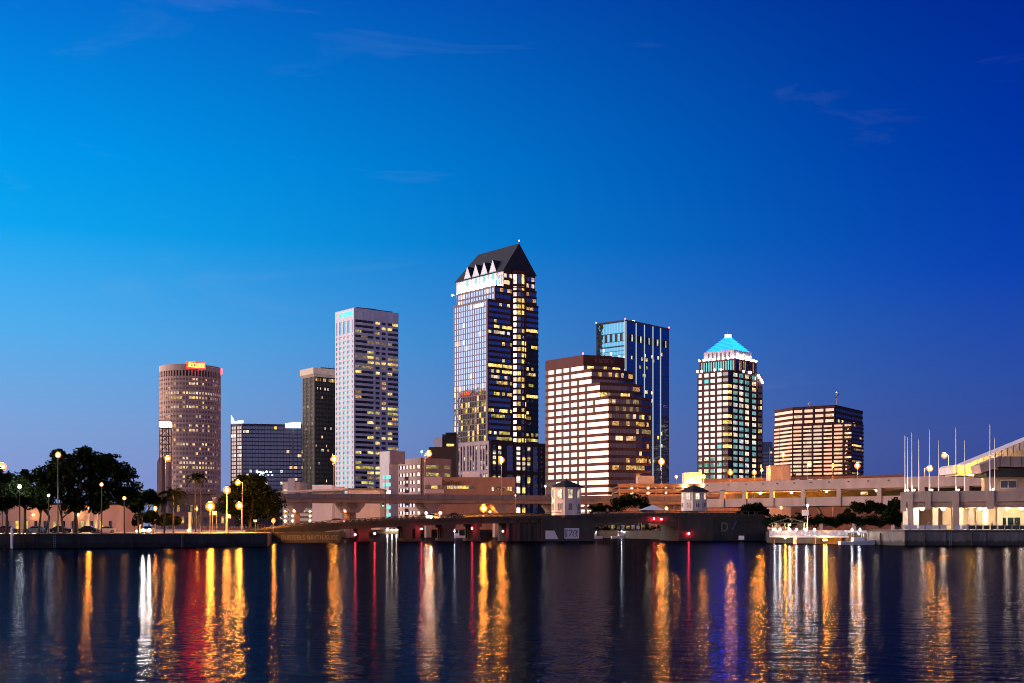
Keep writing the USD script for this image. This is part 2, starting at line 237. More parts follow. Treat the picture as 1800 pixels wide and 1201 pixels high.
# ------------------------------------------------------------------ water, ground, shores
w = MB(); w.add([[-6000, -400, 0], [6000, -400, 0], [6000, 900, 0], [-6000, 900, 0]], [[0, 1, 2], [0, 2, 3]])
solo("water", "dark rippled river water reflecting the city lights", "river", w, "water", kind="structure")
LEFT = [(-700, 214), P2(0, 226), P2(470, 246), P2(478, 303), P2(597, 303), P2(600, 430), P2(610, 660), P2(905, 665), P2(905, 425), P2(1050, 425), P2(1245, 352), P2(1345, 348), P2(1350, 300), P2(1525, 268), P2(1590, 259), P2(1800, 257), (700, 250), (9000, 300), (9000, 14000), (-9000, 14000), (-9000, 214)]
g = MB(); g.prism(LEFT, -3, GZ); solo("ground", "dark level city ground behind the river walls", "ground", g, "soil", kind="structure")
g = MB(); g.prism([P2(-60, 226) + (0, 1.5), P2(462, 247.5), P2(462, 262), P2(-60, 246)], GZ, GZ + .03); solo("park_lawn", "strip of dark lawn along the left river wall", "lawn", g, "grass", kind="structure")
g = MB(); g.prism([P2(-60, 246), P2(440, 256), P2(475, 275), P2(475, 300), P2(-60, 262)], GZ, GZ + .02); solo("park_road", "asphalt waterfront road behind the left river wall", "road", g, "asphalt", kind="structure")
g = MB(); g.prism([P2(190, 262.5), P2(440, 262.5), P2(475, 306), P2(470, 600), P2(200, 600)], GZ, GZ + .035); solo("plaza", "paved plaza lit by orange lamps beside the road", "paving", g, "paving", kind="structure")
def river_wall(name, label, pts, z0, z1, mt, cap=.25, thick=.8):
    th = thing(name, label, "river wall", (*pts[0], 0)); a, c = MB(), MB()
    for p, q in zip(pts[:-1], pts[1:]):
        f = Fc(p, q); f.box(a, 0, f.L, z0, z1, -thick + .05, .05); f.box(c, -.1, f.L + .1, z1, z1 + cap, -thick, .2)
        n = max(1, int(f.L / 6))
        for k in range(n): f.box(a, k * f.L / n, k * f.L / n + .35, z0, z1 - .05, .05, .16)
    part(th, "wall", a, mt); part(th, "coping", c, "concrete_dark")
    for p, q in zip(pts[:-1], pts[1:]):
        f = Fc(p, q)
        for u in np.arange(9., f.L - 2, 23.):
            a = MB()
            for s_ in (0, .42): f.box(a, u + s_, u + s_ + .05, -.4, z1 + .2, .22, .28)
            for k in range(8): f.box(a, u, u + .45, -.2 + k * .32, -.15 + k * .32, .23, .27)
            part(th, "ladder", a, "steel")
        for u in np.arange(4., f.L - 1, 9.5): a = MB(); a.tube(f.pt(u, -.8, .32), f.pt(u, z1 - .3, .32), .17, .16, 8); part(th, "fender_post", a, "bark")
    return th
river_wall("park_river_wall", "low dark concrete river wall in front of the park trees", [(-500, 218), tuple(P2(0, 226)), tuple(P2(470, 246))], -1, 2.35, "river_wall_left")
river_wall("terrace_river_wall", "stained concrete river wall below the column terrace on the right", [tuple(P2(1525, 268)), tuple(P2(1590, 259)), tuple(P2(1800, 257)), (420, 252)], -1, 2.9, "river_wall_right")
th = thing("boat_landing", "low concrete landing wall with a row of painted letters by the bridge", "landing", (*P2(478, 302.6), 0)); f = Fc(P2(478, 302.6), P2(597, 302.6)); a, b = MB(), MB()
f.box(a, 0, f.L, -1, 2.35, -.5, 0); f.box(a, 3, f.L - 1, 2.35, 2.6, -1.5, .1); part(th, "wall", a, "concrete_dark"); f.text(b, "DUSTERLS NAVTHJOJOI", 2.2, .75, 1.05, 0, .05, 13.6); part(th, "lettering", b, "letter_grey")
far = MB(); far.prism([(X(600, 700), 668), (X(905, 700), 668), (X(905, 700), 670), (X(600, 700), 670)], -1, 3.2); solo("far_river_wall", "distant dark river wall seen under the bridge spans", "river wall", far, "concrete_dark")

# ------------------------------------------------------------------ round tower
C = np.array([X(334, 905), 905.]); RAD = 21.6
th = thing("round_tower", "round tan office tower with rings of small windows and red roof sign", "tower", (*C, GZ))
TOP, Z0, NB, NF = Z(640, 884), 20., 60, 27
a = MB(); a.prism([C + (RAD - .55) * np.array([math.cos(k), math.sin(k)]) for k in np.linspace(0, 2 * np.pi, 97)[:-1]], GZ, TOP - 1.2); part(th, "core", a, "bronze")
zf = TOP - 9.6; H = (zf - Z0) / NF; a = MB(); a.ring(C, RAD - .6, RAD, TOP - 4.4, TOP, 120); a.ring(C, RAD - .6, RAD, zf - .3, zf + 1.2, 120)
for k in range(NF): a.ring(C, RAD - .6, RAD, Z0 + k * H, Z0 + k * H + H * .48, 120)
part(th, "floor_band", a, "tower_tan"); a = MB()
for k in range(NB):
    t = k * 2 * np.pi / NB; e = np.array([math.cos(t), math.sin(t)]); q = np.array([-e[1], e[0]]); o = C + e * (RAD - .6) - q * .42
    a.frame((*o, GZ), (*(q * .84), 0), (*(e * .72), 0), (0, 0, TOP - 4 - GZ))
    for s in (-.25, .25, 0): o2 = C + e * (RAD - .6) + q * (RAD * np.pi / NB * (1 + 2 * s) - .12); s == 0 and a.frame((*o2, GZ), (*(q * .22), 0), (*(e * .45), 0), (0, 0, zf - GZ))
part(th, "rib", a, "tower_tan"); wn = {}
lv = [.06, .06, .1, .15, .5, .35, .2, .9, .85, .3, .1, .1, .5, .25, .15, .6, .45, .2, .5, .1, .75, .2, .85, 1., .05, .45, .25, .3]
for j in range(NF):
    p = lv[j % len(lv)]
    for k in range(NB):
        t = (k + .5) * 2 * np.pi / NB; e = np.array([math.cos(t), math.sin(t)])
        if e[1] > .25: continue
        q = np.array([-e[1], e[0]]); m = R.choice(["lit_peach", "lit_peach", "lit_white", "lit_yellow"]) if R.random() < p * (.9 if p > .4 else (.3 + .9 * (math.sin(k * .9 + j * 2) > .2))) else "glass_plum"
        o = C + e * (RAD - .52) - q * .8; wn.setdefault(m, MB()).frame((*o, Z0 + j * H + H * .48), (*(q * 1.6), 0), (*(e * .12), 0), (0, 0, H * .52))
for m, mb in wn.items(): part(th, "window_field", mb, m, kind="stuff")
_n, _u = np.array([.435, -.90]), np.array([.90, .435]); fs = Fc(C + _n * RAD - _u * 6.2, C + _n * RAD + _u * 6.2); a, b, c = MB(), MB(), MB(); fs.box(c, -.6, fs.L + .6, TOP - 3.4, TOP + 1.6, -1.2, .28); fs.box(a, -.5, fs.L + .5, TOP - 3.3, TOP + 1.5, .29, .33); fs.text(b, "SYKES", .4, TOP - 1.2, 2.0, .36, .2, 11.4); fs.box(b, .3, fs.L - .3, TOP - 2.2, TOP - 1.7, .36, .5)
sg = part(th, "roof_sign", c, "dark_metal"); part(sg, "sign_face", a, "red_sign"); part(sg, "lettering", b, "red_letter"); _n, _u = np.array([.88, .475]), np.array([-.475, .88]); fs = Fc(C + _n * (RAD - .4) - _u * 7, C + _n * (RAD - .4) + _u * 7); a, b = MB(), MB(); fs.box(a, 0, fs.L, TOP - 4, TOP - .3, .1, .35); fs.text(b, "SYKES", .8, TOP - 2.9, 2.2, .36, .1, 12.4); sg = part(th, "roof_sign", a, "side_sign"); part(sg, "lettering", b, "red_letter")
th = thing("podium_building", "wide pinkish low building at the foot of the round tower", "building", (X(330, 872), 872, GZ)); a = MB(); a.box(X(268, 868), X(398, 868), 868, 900, GZ, Z(864, 868)); a.box(X(264, 866), X(402, 866), 866.5, 868, Z(869, 868), Z(866, 868)); part(th, "wall", a, "brick_pink")
a = MB(); f = Fc(P2(268, 867.9), P2(398, 867.9)); W_ = Wins(th, 60); W_.put(f, cols(1, f.L - 1, 16, .6), [(6, 10.5), (14, 18.5)], wpick({"lit_amber": 2, "lit_dim": 3, "glass_dark": 6}, 3)); W_.done()

# ------------------------------------------------------------------ lattice tower left of the round tower
Y = 620.; th = thing("stair_tower", "thin concrete shaft with open lattice stairs and glowing white lantern top", "tower", (X(288, Y), Y, GZ)); a, b, c, d = MB(), MB(), MB(), MB()
x0, x1 = X(280, Y), X(297, Y); a.box(X(276, Y), X(284, Y), Y, Y + 6, GZ, Z(812, Y)); a.box(X(291, Y), X(296, Y), Y, Y + 6, GZ, Z(812, Y)); a.box(X(284, Y), X(291, Y), Y + 2, Y + 6, GZ, Z(812, Y))
a.tri_prism([(X(276, Y), Y, Z(812, Y)), (X(284, Y), Y, Z(812, Y)), (X(284, Y), Y, Z(804, Y)), (x0, Y, Z(804, Y))], (0, 6, 0)); part(th, "shaft", a, "concrete_tan")
for x in (x0, x1 - .35, X(291, Y)):
    for y in (Y, Y + 4.6): b.box(x, x + .35, y, y + .35, Z(812, Y), Z(740, Y))
zz = np.linspace(Z(808, Y), Z(752, Y), 5)
for k, z in enumerate(zz):
    c.box(x0 - .2, x1 + .2, Y - .1, Y + 5, z - .25, z)
    if k < 4: b.tube((x0 + .3, Y + .5, z), (x1 - .3, Y + .5, zz[k + 1]), .16); b.tube((x1 - .3, Y + 4, z), (x0 + .3, Y + 4, zz[k + 1]), .12)
part(th, "lattice", b, "dark_metal"); part(th, "landing", c, "concrete_tan"); d.box(x0 - .1, x1 + .1, Y - .05, Y + 5, Z(751, Y), Z(741, Y)); part(th, "lantern", d, "white_crown"); a = MB(); a.box(x0 - .4, x1 + .4, Y - .4, Y + 5.4, Z(741, Y) + .02, Z(738, Y)); a.tube((X(289, Y), Y + 2, Z(738, Y)), (X(289, Y), Y + 2, Z(733, Y)), .3); part(th, "cap", a, "cream")

# ------------------------------------------------------------------ condominium block
Y = 1040.; th = thing("condo_tower", "wide blue grey apartment block with white lit roof fins", "apartment block", (X(465, Y), Y, GZ)); TOPZ = Z(745, Y)
Kc = P2(426, Y); A = hit(Kc, (-.8, .6), 406); B = hit(Kc, (.985, .17), 515); Dp = hit(B, (.985, .17), 545); a = MB()
a.prism([A, Kc, B, Dp, Dp + (0, 30), A + (0, 30)], GZ, TOPZ - .5); a.prism([P2(514, Y + 5), P2(536, Y + 5), P2(536, Y + 40), P2(514, Y + 40)], TOPZ - .5, Z(747, Y)); part(th, "wall", a, "condo_frame")
W_ = Wins(th, 0); NFl = 24
for f, nb, s in ((Fc(A, Kc), 4, 1), (Fc(Kc, B), 16, 2), (Fc(B, Dp), 4, 3)):
    zs = rows(GZ + 6, TOPZ - 1.5, NFl, .72); us = cols(.4, f.L - .4, nb, .86); W_.put(f, us, zs, rowpick("glass_navy" if s > 1 else "glass_black", ["lit_white", "lit_yellow", "lit_peach", "lit_cool"], s, .3, .18, .03)); a = MB(); bands(a, f, zs, GZ, TOPZ, .25); part(th, "floor_band", a, "condo_frame"); a = MB(); u2 = us[::2]; piers(a, f, [(p[0], q[1]) for p, q in zip(us[::2], us[1::2])], GZ, TOPZ + .4, .6); part(th, "mullion", a, "condo_mullion")
W_.done()
for (pa, pb, y0, y1, y2, Yb) in ((406, 411, 744, 730, 733, Y), (411, 427, 744, 741, 738.5, Y + 2), (502, 528, 752, 744, 742, Y + 3)):
    a = MB(); a.tri_prism([(X(pa, Yb), Yb, Z(y0, Yb)), (X(pb, Yb), Yb, Z(y0, Yb)), (X(pb, Yb), Yb, Z(y2 + 5 * (pa == 406), Yb)), (X(pa, Yb), Yb, Z(y1, Yb))], (0, 1.2, 0)); part(th, "lit_fin", a, "white_crown")
a = MB(); a.box(X(430, Y), X(449, Y), Y + 8, Y + 20, TOPZ - .5, Z(744, Y)); part(th, "plant_room", a, "dark_metal"); a = MB()
for px in (453, 458, 459.5, 463, 469, 476): a.ball((X(px, Y - 26), Y - 27 + R.random(), Z(833, Y) + R.uniform(-.6, .6)), .8, 1)
part(th, "entrance_lamp", a, "entrance_lamp", kind="stuff")

# ------------------------------------------------------------------ black tower with cream cap
Y = 1010.; Kc = P2(553, Y); A, B = hit(Kc, UL, 532), hit(Kc, UR, 612); D = A + (B - Kc); th = thing("black_tower", "black office tower with a pale overhanging roof cap", "tower", (*Kc, GZ)); zc = Z(662, Y)
a = MB(); a.prism([A, Kc, B, D], GZ, zc); part(th, "wall", a, "black_wall"); cen = (A + Kc + B + D) / 4; a = MB(); cap = [cen + (p - cen) * 1.12 for p in (A, Kc, B, D)]; low = [cen + (p - cen) * 1.0 for p in (A, Kc, B, D)]
for i in range(4):
    j = (i + 1) % 4; o = [(*low[i], zc), (*low[j], zc), (*cap[j], zc + 1.8), (*cap[i], zc + 1.8)]; a.tri_prism(o, (0, 0, .4))
a.prism(cap, zc + 1.8, Z(650, Y) + 1.5); part(th, "roof_cap", a, "cream"); a = MB(); a.prism([cen + (p - cen) * .45 for p in (A, Kc, B, D)], zc + 5, Z(643, Y)); part(th, "plant_room", a, "black_wall")
a = MB()
for k in range(7): q = cen + np.array([k * 2.2 - 2, 0]); a.tube((*q, zc + 5), (*q, Z(641 - (k % 3) * 2.5, Y)), .14, .1)
part(th, "roof_mast", a, "dark_metal"); W_ = Wins(th, 0)
for f, nb, s, pr in ((Fc(A, Kc), 14, 5, "glass_black"), (Fc(Kc, B), 22, 6, "glass_black")):
    zs = rows(GZ + 8, zc - .6, 32, .55); us = cols(.6, f.L - .6, nb, .62); W_.put(f, us, zs, (lambda i, j: "lit_amber" if j == 31 and s == 6 else pk(i, j)) if False else rowpick("glass_black", ["lit_peach", "lit_white"], s, .16, .22, .006)); a = MB(); piers(a, f, us, GZ, zc - .02, .35); part(th, "pier", a, "black_wall")
f = Fc(Kc, B); W_.put(f, cols(.8, f.L - .8, 18, .7), [(zc - 3.6, zc - 1)], wpick({"lit_amber": 5, "lit_yellow": 4, "glass_black": 2}, 9), (.13, .2)); W_.done()

# ------------------------------------------------------------------ white tower
Y = 965.; Kc = P2(623, Y); A, B = hit(Kc, UL, 590), hit(Kc, UR, 700); D = A + (B - Kc); th = thing("white_tower", "tall white office tower with cyan roof sign and dark window bands", "tower", (*Kc, GZ)); zt = Z(541, Y); F = 36; zb = 24.
a = MB(); a.prism([A, Kc, B, D], GZ, zt); part(th, "wall", a, "white_panel"); hf = (zt - 8 - zb) / F; zs = rows(zb, zt - 8, F, .52); W_ = Wins(th, 300)
f = Fc(A, Kc); us = [(2.2, 4.2), (8, 12.6), (15.2, 20), (22.6, 27.4), (30.5, 31.8)]; us = [(u * f.L / 34, v * f.L / 34) for u, v in us]; pk = wpick({"glass_teal": 9, "glass_blue": 3}, 12)
top4 = zs[-3:]; W_.put(f, us[1:4], [(top4[0][0], top4[2][1])], lambda i, j: "glass_blue"); W_.put(f, us, zs[:-4], pk); a = MB()
bands(a, f, zs[:-3] + [(top4[0][0], top4[2][1])], GZ, zt, .45); part(th, "floor_band", a, "white_panel"); a = MB(); piers(a, f, us, GZ, zt - .01, .52); part(th, "pier", a, "white_panel")
f2 = Fc(Kc, B); L = f2.L; rp = rowpick("glass_black", ["lit_yellow", "lit_yellow", "lit_olive", "lit_dim", "lit_amber"], 14, .72, .55, .07)
us2 = [(.8, L * .15), (L * .152, L * .29), (L * .292, L * .425), (L * .47, L * .565), (L * .61, L * .705), (L * .75, L * .855), (L * .857, L - .3)]
a, c = MB(), MB(); bands(a, f2, zs, GZ, zt, .5); part(th, "floor_band", a, "white_panel"); piers(c, f2, [(0, us2[2][1]), us2[3], us2[4], (us2[5][0], L)], GZ, zt - .01, .44); part(th, "pier", c, "white_panel"); a = MB()
for z0, z1 in [(GZ, zs[0][0])] + [(p[1], q[0]) for p, q in zip(zs[:-1], zs[1:])] + [(zs[-1][1], zt - 2.5)]:   # saw-tooth balconies
    for u in (L * .15, L * .29, L * .425, L * .855):
        a = MB(); a.tri_prism([f2.pt(u - 3.2, z0 + .02, .5), f2.pt(u, z0 + .02, .5), f2.pt(u, z0 + .02, 1.9)], (0, 0, z1 - z0 - .04)); part(th, "balcony", a, "white_panel")
W_.put(f2, us2, zs, rp); W_.done(); a = MB(); f.text(a, "REGIONS", 6, zt - 5.6, 3.6, .46, .3, 20); part(th, "sign", a, "cyan_sign")
a = MB(); q = (A + Kc + B + D) / 4; a.prism([q + (p - q) * .82 for p in (A, Kc, B, D)], zt, zt + 1.2); a.tube((*f2.pt(16, zt + 1, -8),), (*f2.pt(25, zt + 1, -8),), 1.6); part(th, "plant_room", a, "concrete_dark")
a = MB(); a.box(X(560, 845), X(598, 845), 845, 860, GZ, Z(848, 845) if False else 22.); a.box(X(608, 840), X(650, 840), 838, 858, GZ, 20.5); part(th, "podium", a, "lilac_panel")

# ------------------------------------------------------------------ pale stair-shaft building and window-band building in front of the white tower
Y = 640.; Kc = P2(684, Y); A, B = hit(Kc, UL, 667.5), hit(Kc, UR, 700); th = thing("shaft_building", "pale building with tall blank stair shaft before the white tower", "building", (*Kc, GZ)); zt = Z(793, Y)
a = MB(); a.prism([A, Kc, B, A + B - Kc], GZ, zt); part(th, "wall", a, "concrete_pale"); a = MB(); f2 = Fc(Kc, B); f2.box(a, -.2, 9, Z(815, Y), zt + .05, .02, 1.2); part(th, "shaft_box", a, "mauve_stone")
f = Fc(A, Kc); W_ = Wins(th, 40); W_.put(f, [(3, 10.5)], rows(4, Z(832, Y), 7, .5), wpick({"glass_teal": 3, "glass_dark": 2}, 3), (.02, .1)); W_.put(f2, [(9.5, 12)], rows(4, Z(835, Y), 8, .55), wpick({"glass_teal": 1, "glass_dark": 2}, 4), (.02, .1)); W_.done()
Y = 650.; Kc = P2(741, Y); A, B = hit(Kc, UL, 699), hit(Kc, UR, 792); th = thing("window_band_building", "pinkish mid-rise parking building with yellow lit openings on every floor", "building", (*Kc, GZ)); zt = Z(805, Y)
a = MB(); a.prism([A, Kc, B, A + B - Kc], GZ, zt - .5); part(th, "wall", a, "dark_metal"); f, f2 = Fc(A, Kc), Fc(Kc, B); zs = rows(5, zt - 2.5, 8, .45); us = cols(1.5, f.L * .76, 5, .78) + [(f.L * .83, f.L - 1.2)]
a, b = MB(), MB(); bands(a, f, zs, GZ, zt, .5); piers(b, f, us, GZ, zt - .01, .44); bands(a, f2, zs, GZ, zt - .03, .5); us2 = [(2.5, 11), (14, f2.L - .5)]; piers(b, f2, us2, GZ, zt - .04, .56); part(th, "floor_band", a, "concrete_tan"); part(th, "pier", b, "concrete_tan")
W_ = Wins(th, 120); W_.put(f, us, zs, lambda i, j: ("lit_yellow" if i == 5 and j != 4 else "lit_dim" if j > 4 and i > 1 and R.random() < .5 else "glass_dark"), (-.3, .05) if False else (.02, .1)); W_.put(f2, us2, zs, wpick({"lit_olive": 5, "lit_yellow": 3, "lit_dim": 2}, 4), (.02, .1)); W_.done()
Y = 760.; th = thing("dark_block", "dark brown block with white plant box behind the parking building", "building", (X(775, Y), Y, GZ)); a = MB(); a.box(X(754, Y), X(802, Y), Y, Y + 30, GZ, Z(786, Y)); part(th, "wall", a, "bronze"); a = MB(); a.box(X(777, Y), X(802, Y), Y + 3, Y + 30, Z(786, Y), Z(763, Y)); a.box(X(783, Y), X(802, Y), Y + 2, Y + 20, Z(763, Y), Z(760, Y)); part(th, "upper_storey", a, "black_wall")
a = MB(); a.box(X(763, Y), X(777, Y) - .05, Y + 2, Y + 12, Z(786, Y), Z(768, Y)); part(th, "plant_box", a, "white_panel"); a = MB(); f = Fc(P2(754, Y), P2(802, Y)); f.box(a, f.L * .65, f.L * .92, Z(784.5, Y), Z(780.5, Y), .05, .2); part(th, "lit_window", a, "lit_yellow")

# ------------------------------------------------------------------ tallest tower, gabled roof
Y = 850.; Kc = P2(857.5, Y); A, B = hit(Kc, UL, 797), hit(Kc, UR, 946); th = thing("gabled_tower", "tallest glass tower with steep dark gabled roof and floodlit dormers", "tower", (*Kc, GZ)); z1, z2, z3 = 158.5, 168.5, 179.0
K2, K3 = Kc + UR * 6.5, Kc + UR * 13.5; B2, B3 = B - UR * 1.6, B - UR * 3.2; L1, L2, L3 = np.linalg.norm(A - Kc), 44., 54.
def rect(Ka, Bb, l): return [Ka + UL * l, Ka, Bb, Bb + UL * l]
a = MB(); a.prism(rect(Kc, B, L1), GZ, z1); a.prism(rect(K2, B2, L2), z1, z2); part(th, "core", a, "bronze"); a = MB(); r3 = rect(K3, B3, L3); a.prism(r3, z2, z3); part(th, "crown_wall", a, "white_panel")
f = Fc(A, Kc); zs = rows(62, z1 - 1.2, 24, .85); us = cols(1.2, f.L - 1.6, 14, .85); rl = random.Random(5)
def pk100(i, j):
    p = .36 if j < 11 and (j % 3 != 1) else .14 if j < 12 else .045
    return rl.choice(["lit_yellow", "lit_yellow", "lit_dim", "lit_olive", "lit_peach"] if j < 13 else ["lit_white", "lit_peach"]) if rl.random() < p else "glass_lilac"
W_ = Wins(th, 0); W_.put(f, us, zs, pk100, (.05, .15)); a = MB(); bands(a, f, zs, 55, z1, .28); part(th, "floor_band", a, "stone"); a = MB(); piers(a, f, us, 55, z1 + .3, .36); part(th, "pier", a, "stone")
f = Fc(K2 + UL * L2, K2); zs2 = rows(z1 + .6, z2 - .8, 2, .72); us2 = cols(1, f.L - 1, 14, .8); W_.put(f, us2, zs2, wpick({"glass_lilac": 8, "lit_white": 1}, 2)); a = MB(); bands(a, f, zs2, z1, z2, .25); piers(a, f, us2, z1, z2 - .02, .31); part(th, "floor_band", a, "stone")
a = MB(); Fc(A, Kc).text(a, "REGIONS", L1 - 14.5, z1 - 4.6, 2.2, .42, .3, 10.5); part(th, "wall_sign", a, "white_sign")
f = Fc(Kc, B); nf = 25; zsF = rows(62, z1 - 1, nf, .56); rp = rowpick("glass_navy", ["lit_yellow", "lit_yellow", "lit_amber", "lit_olive", "lit_white"], 21, .55, .66, .04); tc = np.linalg.norm(B - Kc) * .6
usF = cols(.5, tc - 5.2, 9, .94) + cols(tc + 5.2, f.L - .5, 6, .94); W_.put(f, usF, zsF, rp, (.05, .15)); a = MB(); bands(a, f, zsF, GZ, z1, .42); part(th, "floor_band", a, "granite_dark")
for Kx, Bx, za, zc_, n in ((K2, B2, z1, z2, 2), (K3, B3, z2, z3, 2)):
    g2 = Fc(Kx, Bx); zz = rows(za + .8, zc_ - .6, n, .6); uu = cols(.5, g2.L - .5, 11, .85); W_.put(g2, uu, zz, rowpick("glass_navy", ["lit_amber", "lit_yellow", "lit_peach"], int(za), .9, .55, .1)); a = MB(); bands(a, g2, zz, za, zc_, .42); part(th, "floor_band", a, "granite_dark")
# round bay in the middle of the front
cb = f.pt(tc, 0, -1.2)[:2]; rb = 6.2; a = MB(); aim = math.atan2(f.n[1], f.n[0]); a.prism([cb + (rb - .3) * np.array([math.cos(k), math.sin(k)]) for k in np.linspace(0, 2 * np.pi, 41)[:-1]], GZ, z3 + .5); part(th, "bay", a, "bronze"); a = MB(); zB = rows(40, z3 - 9, 31, .64)
for p, q in zip([(0, GZ)] + zB, zB + [(z3 - 8.6, 0)]): a.ring(cb, rb - .3, rb, p[1], q[0], 30, aim - 1.75, aim + 1.75)
a.ring(cb, rb - .3, rb + .5, z3 - .6, z3 + .9, 30, aim - 2, aim + 2); a.ring(cb, rb - .3, rb + .4, z2 - .4, z2 + .4, 30, aim - 2, aim + 2)
for t in (-1.72, -1.2, -.72, -.24, .24, .72, 1.2, 1.72): e = np.array([math.cos(aim + t), math.sin(aim + t)]); q = np.array([-e[1], e[0]]); o = cb + e * (rb - .4) - q * .35; a.frame((*o, GZ), (*(q * .7), 0), (*(e * .65), 0), (0, 0, z3 - GZ))
part(th, "bay_frame", a, "granite"); bw = {}
for j, (p, q) in enumerate(zB + [(z3 - 8, z3 - 1.5)]):
    for k, t in enumerate((-1.46, -.96, -.48, 0, .48, .96)):
        e = np.array([math.cos(aim + t), math.sin(aim + t)]); s = np.array([-e[1], e[0]]); wd = rb * .40; o = cb + e * (rb - .22) - s * wd / 2
        m = "lit_bright" if k == 1 else ("lit_yellow" if R.random() < (.5 if k in (2, 3) else .2) and k > 1 else "glass_navy"); bw.setdefault(m, MB()).frame((*o, p), (*(s * wd), 0), (*(e * .1), 0), (0, 0, q - p))
for m, mb in bw.items(): part(th, "bay_window", mb, m, kind="stuff")
# roof with end gable, ridge along the block
mid = (K3 + B3) / 2; zr = 200.; m2 = mid + UL * (L3 - 7); a = MB(); ov = 1.2; kl, kr = K3 - UR * ov - UL * 1, B3 + UR * ov - UL * 1; bl, br = K3 - UR * ov + UL * (L3 + 1), B3 + UR * ov + UL * (L3 + 1); md = mid - UL * .0
a.add([(*kl, z3), (*kr, z3), (*br, z3), (*bl, z3), (*md, zr), (*m2, zr)], [[0, 3, 5], [0, 5, 4], [1, 4, 5], [1, 5, 2], [0, 4, 1], [2, 5, 3], [0, 1, 2], [0, 2, 3]]); part(th, "roof", a, "slate")
a = MB(); a.tube((*md, zr - .5), (*md, zr + 1.5), .3, .15); part(th, "finial", a, "dark_metal"); a = MB(); a.ball((*md, zr + 1.8), .55, 1); part(th, "beacon", a, "beacon")
fr = Fc(K3 + UL * L3, K3); half = np.linalg.norm(B3 - K3) / 2; sl = (zr - z3) / (half + ov)
for k in range(4):                                  # four pointed dormers on the long side
    uc = fr.L * (.25 + .18 * k); a = MB(); hh, ww = 9.5, 4.4; zb_ = z3 - 5; back = -(hh + 3) / sl
    a.tri_prism([fr.pt(uc - ww, zb_, .5), fr.pt(uc + ww, zb_, .5), fr.pt(uc + ww, z3, .5), fr.pt(uc, z3 + hh, .5), fr.pt(uc - ww, z3, .5)], np.r_[-fr.n * .8, 0]); dm = part(th, "dormer", a, "white_panel"); a = MB(); tip = fr.pt(uc, z3 + hh, .3)
    a.add([fr.pt(uc - ww - .2, z3 - .2, .3), fr.pt(uc + ww + .2, z3 - .2, .3), tip, fr.pt(uc, z3 + hh, -hh / sl - 1)], [[0, 2, 3], [1, 3, 2], [0, 1, 2], [0, 3, 1]]); part(dm, "dormer_roof", a, "slate"); a = MB(); fr.box(a, uc - 1.1, uc + 1.1, z3 - 4.4, z3 + 1.2, .52, .62); part(dm, "dormer_window", a, "glass_teal")
W_.put(fr, cols(fr.L - 9, fr.L - .6, 3, .5), [(z2 + 2, z3 - 2)], lambda i, j: "glass_blue", (.02, .1)); a = MB()
for k in range(9): fr.box(a, 1 + k * fr.L / 9, 3.2 + k * fr.L / 9, z2 + .3, z2 + .9, 4.6, 5.6)
part(th, "floodlight", a, "flood"); W_.done()
# podium
Kp = P2(861, 836.); Ap, Bp = hit(Kp, UL, 789), hit(Kp, UR, 957.5); zp = Z(775, 836); a = MB(); a.prism([Ap, Kp, Bp, Bp + UL * 30, Ap + UR * 20], GZ, zp); part(th, "podium", a, "mauve_stone"); f = Fc(Ap, Kp); W_ = Wins(th, 0); zm = (zp + 22) / 2
us = [u for c0 in (1.5, f.L * .24, f.L * .47, f.L * .78) for u in cols(c0, c0 + f.L * (.18 if c0 < 5 else .2 if c0 < f.L * .3 else .26 if c0 < f.L * .6 else .2), 3 if c0 < f.L * .4 else 4 if c0 < f.L * .6 else 3, .55)]
a = MB(); piers(a, f, us, GZ, zp, .9); bands(a, f, [(4, 20), (22, zm - 2.2), (zm, zp - 2.4)], GZ, zp - .02, .84); part(th, "podium_frame", a, "mauve_stone")
for za, zc_ in ((4, 20), (22, zm - 2.2), (zm, zp - 2.4)): W_.put(f, us, rows(za, zc_, 5, .62), wpick({"glass_dark": 7, "lit_white": 3}, int(za)), (.05, .2))
f = Fc(Kp, Bp); us = [(2, 5), (6.5, 9.5), (14, 20), (22.5, 26), (27.5, 30.5), (32, 35), (37, 42), (44, f.L - 2)]; us = [(u, v) for u, v in us if v < f.L]; a = MB(); piers(a, f, us, GZ, zp, .8); bands(a, f, [(4, zm - 2.5), (zm, zp - 2.5)], GZ, zp - .02, .72); part(th, "podium_frame", a, "bronze")
for za, zc_ in ((4, zm - 2.5), (zm, zp - 2.5)): W_.put(f, us, rows(za, zc_, 5, .6), lambda i, j: R.choice(["lit_yellow", "lit_white", "glass_dark"]) if i in (0, 1, 4, 5) else "lit_bright" if i == 3 else "glass_navy", (.05, .2))
W_.done()
# ------------------------------------------------------------------ brown terraced building with curved end
Kc = P2(1070, 700.); A = hit(Kc, UL, 960); L = np.linalg.norm(A - Kc); zt = 102.; FH = 4.12; th = thing("terraced_building", "brown granite office building with curved stepped end and sunset in its windows", "office building", (*Kc, GZ))
def kend(px): q = hit(A, -UL, px); return q
NFb = 22; tops = [zt - 6.2 - i * FH for i in range(NFb)]      # window row tops from the roof down
ends = [1026] + [1040] * 2 + [1055] * 2 + [1070] * 30; rights = [1097] + [1112] * 2 + [1128] * 2 + [1144] * 30
def curve(Kx, pr, n=7):                              # convex end from the corner Kx round to the pixel pr
    e = hit(Kx, np.array([.86, .51]), pr); d = e - Kx; nn = np.array([d[1], -d[0]]) / np.linalg.norm(d); t = np.linspace(0, 1, n + 1)
    return [Kx + d * s + nn * 3.6 * math.sin(math.pi * s ** 1.15) * (.55 + .45 * s) for s in t]
W_ = Wins(th, 300); wall, sp1, sp2, pr_ = MB(), MB(), MB(), MB(); r = random.Random(3)
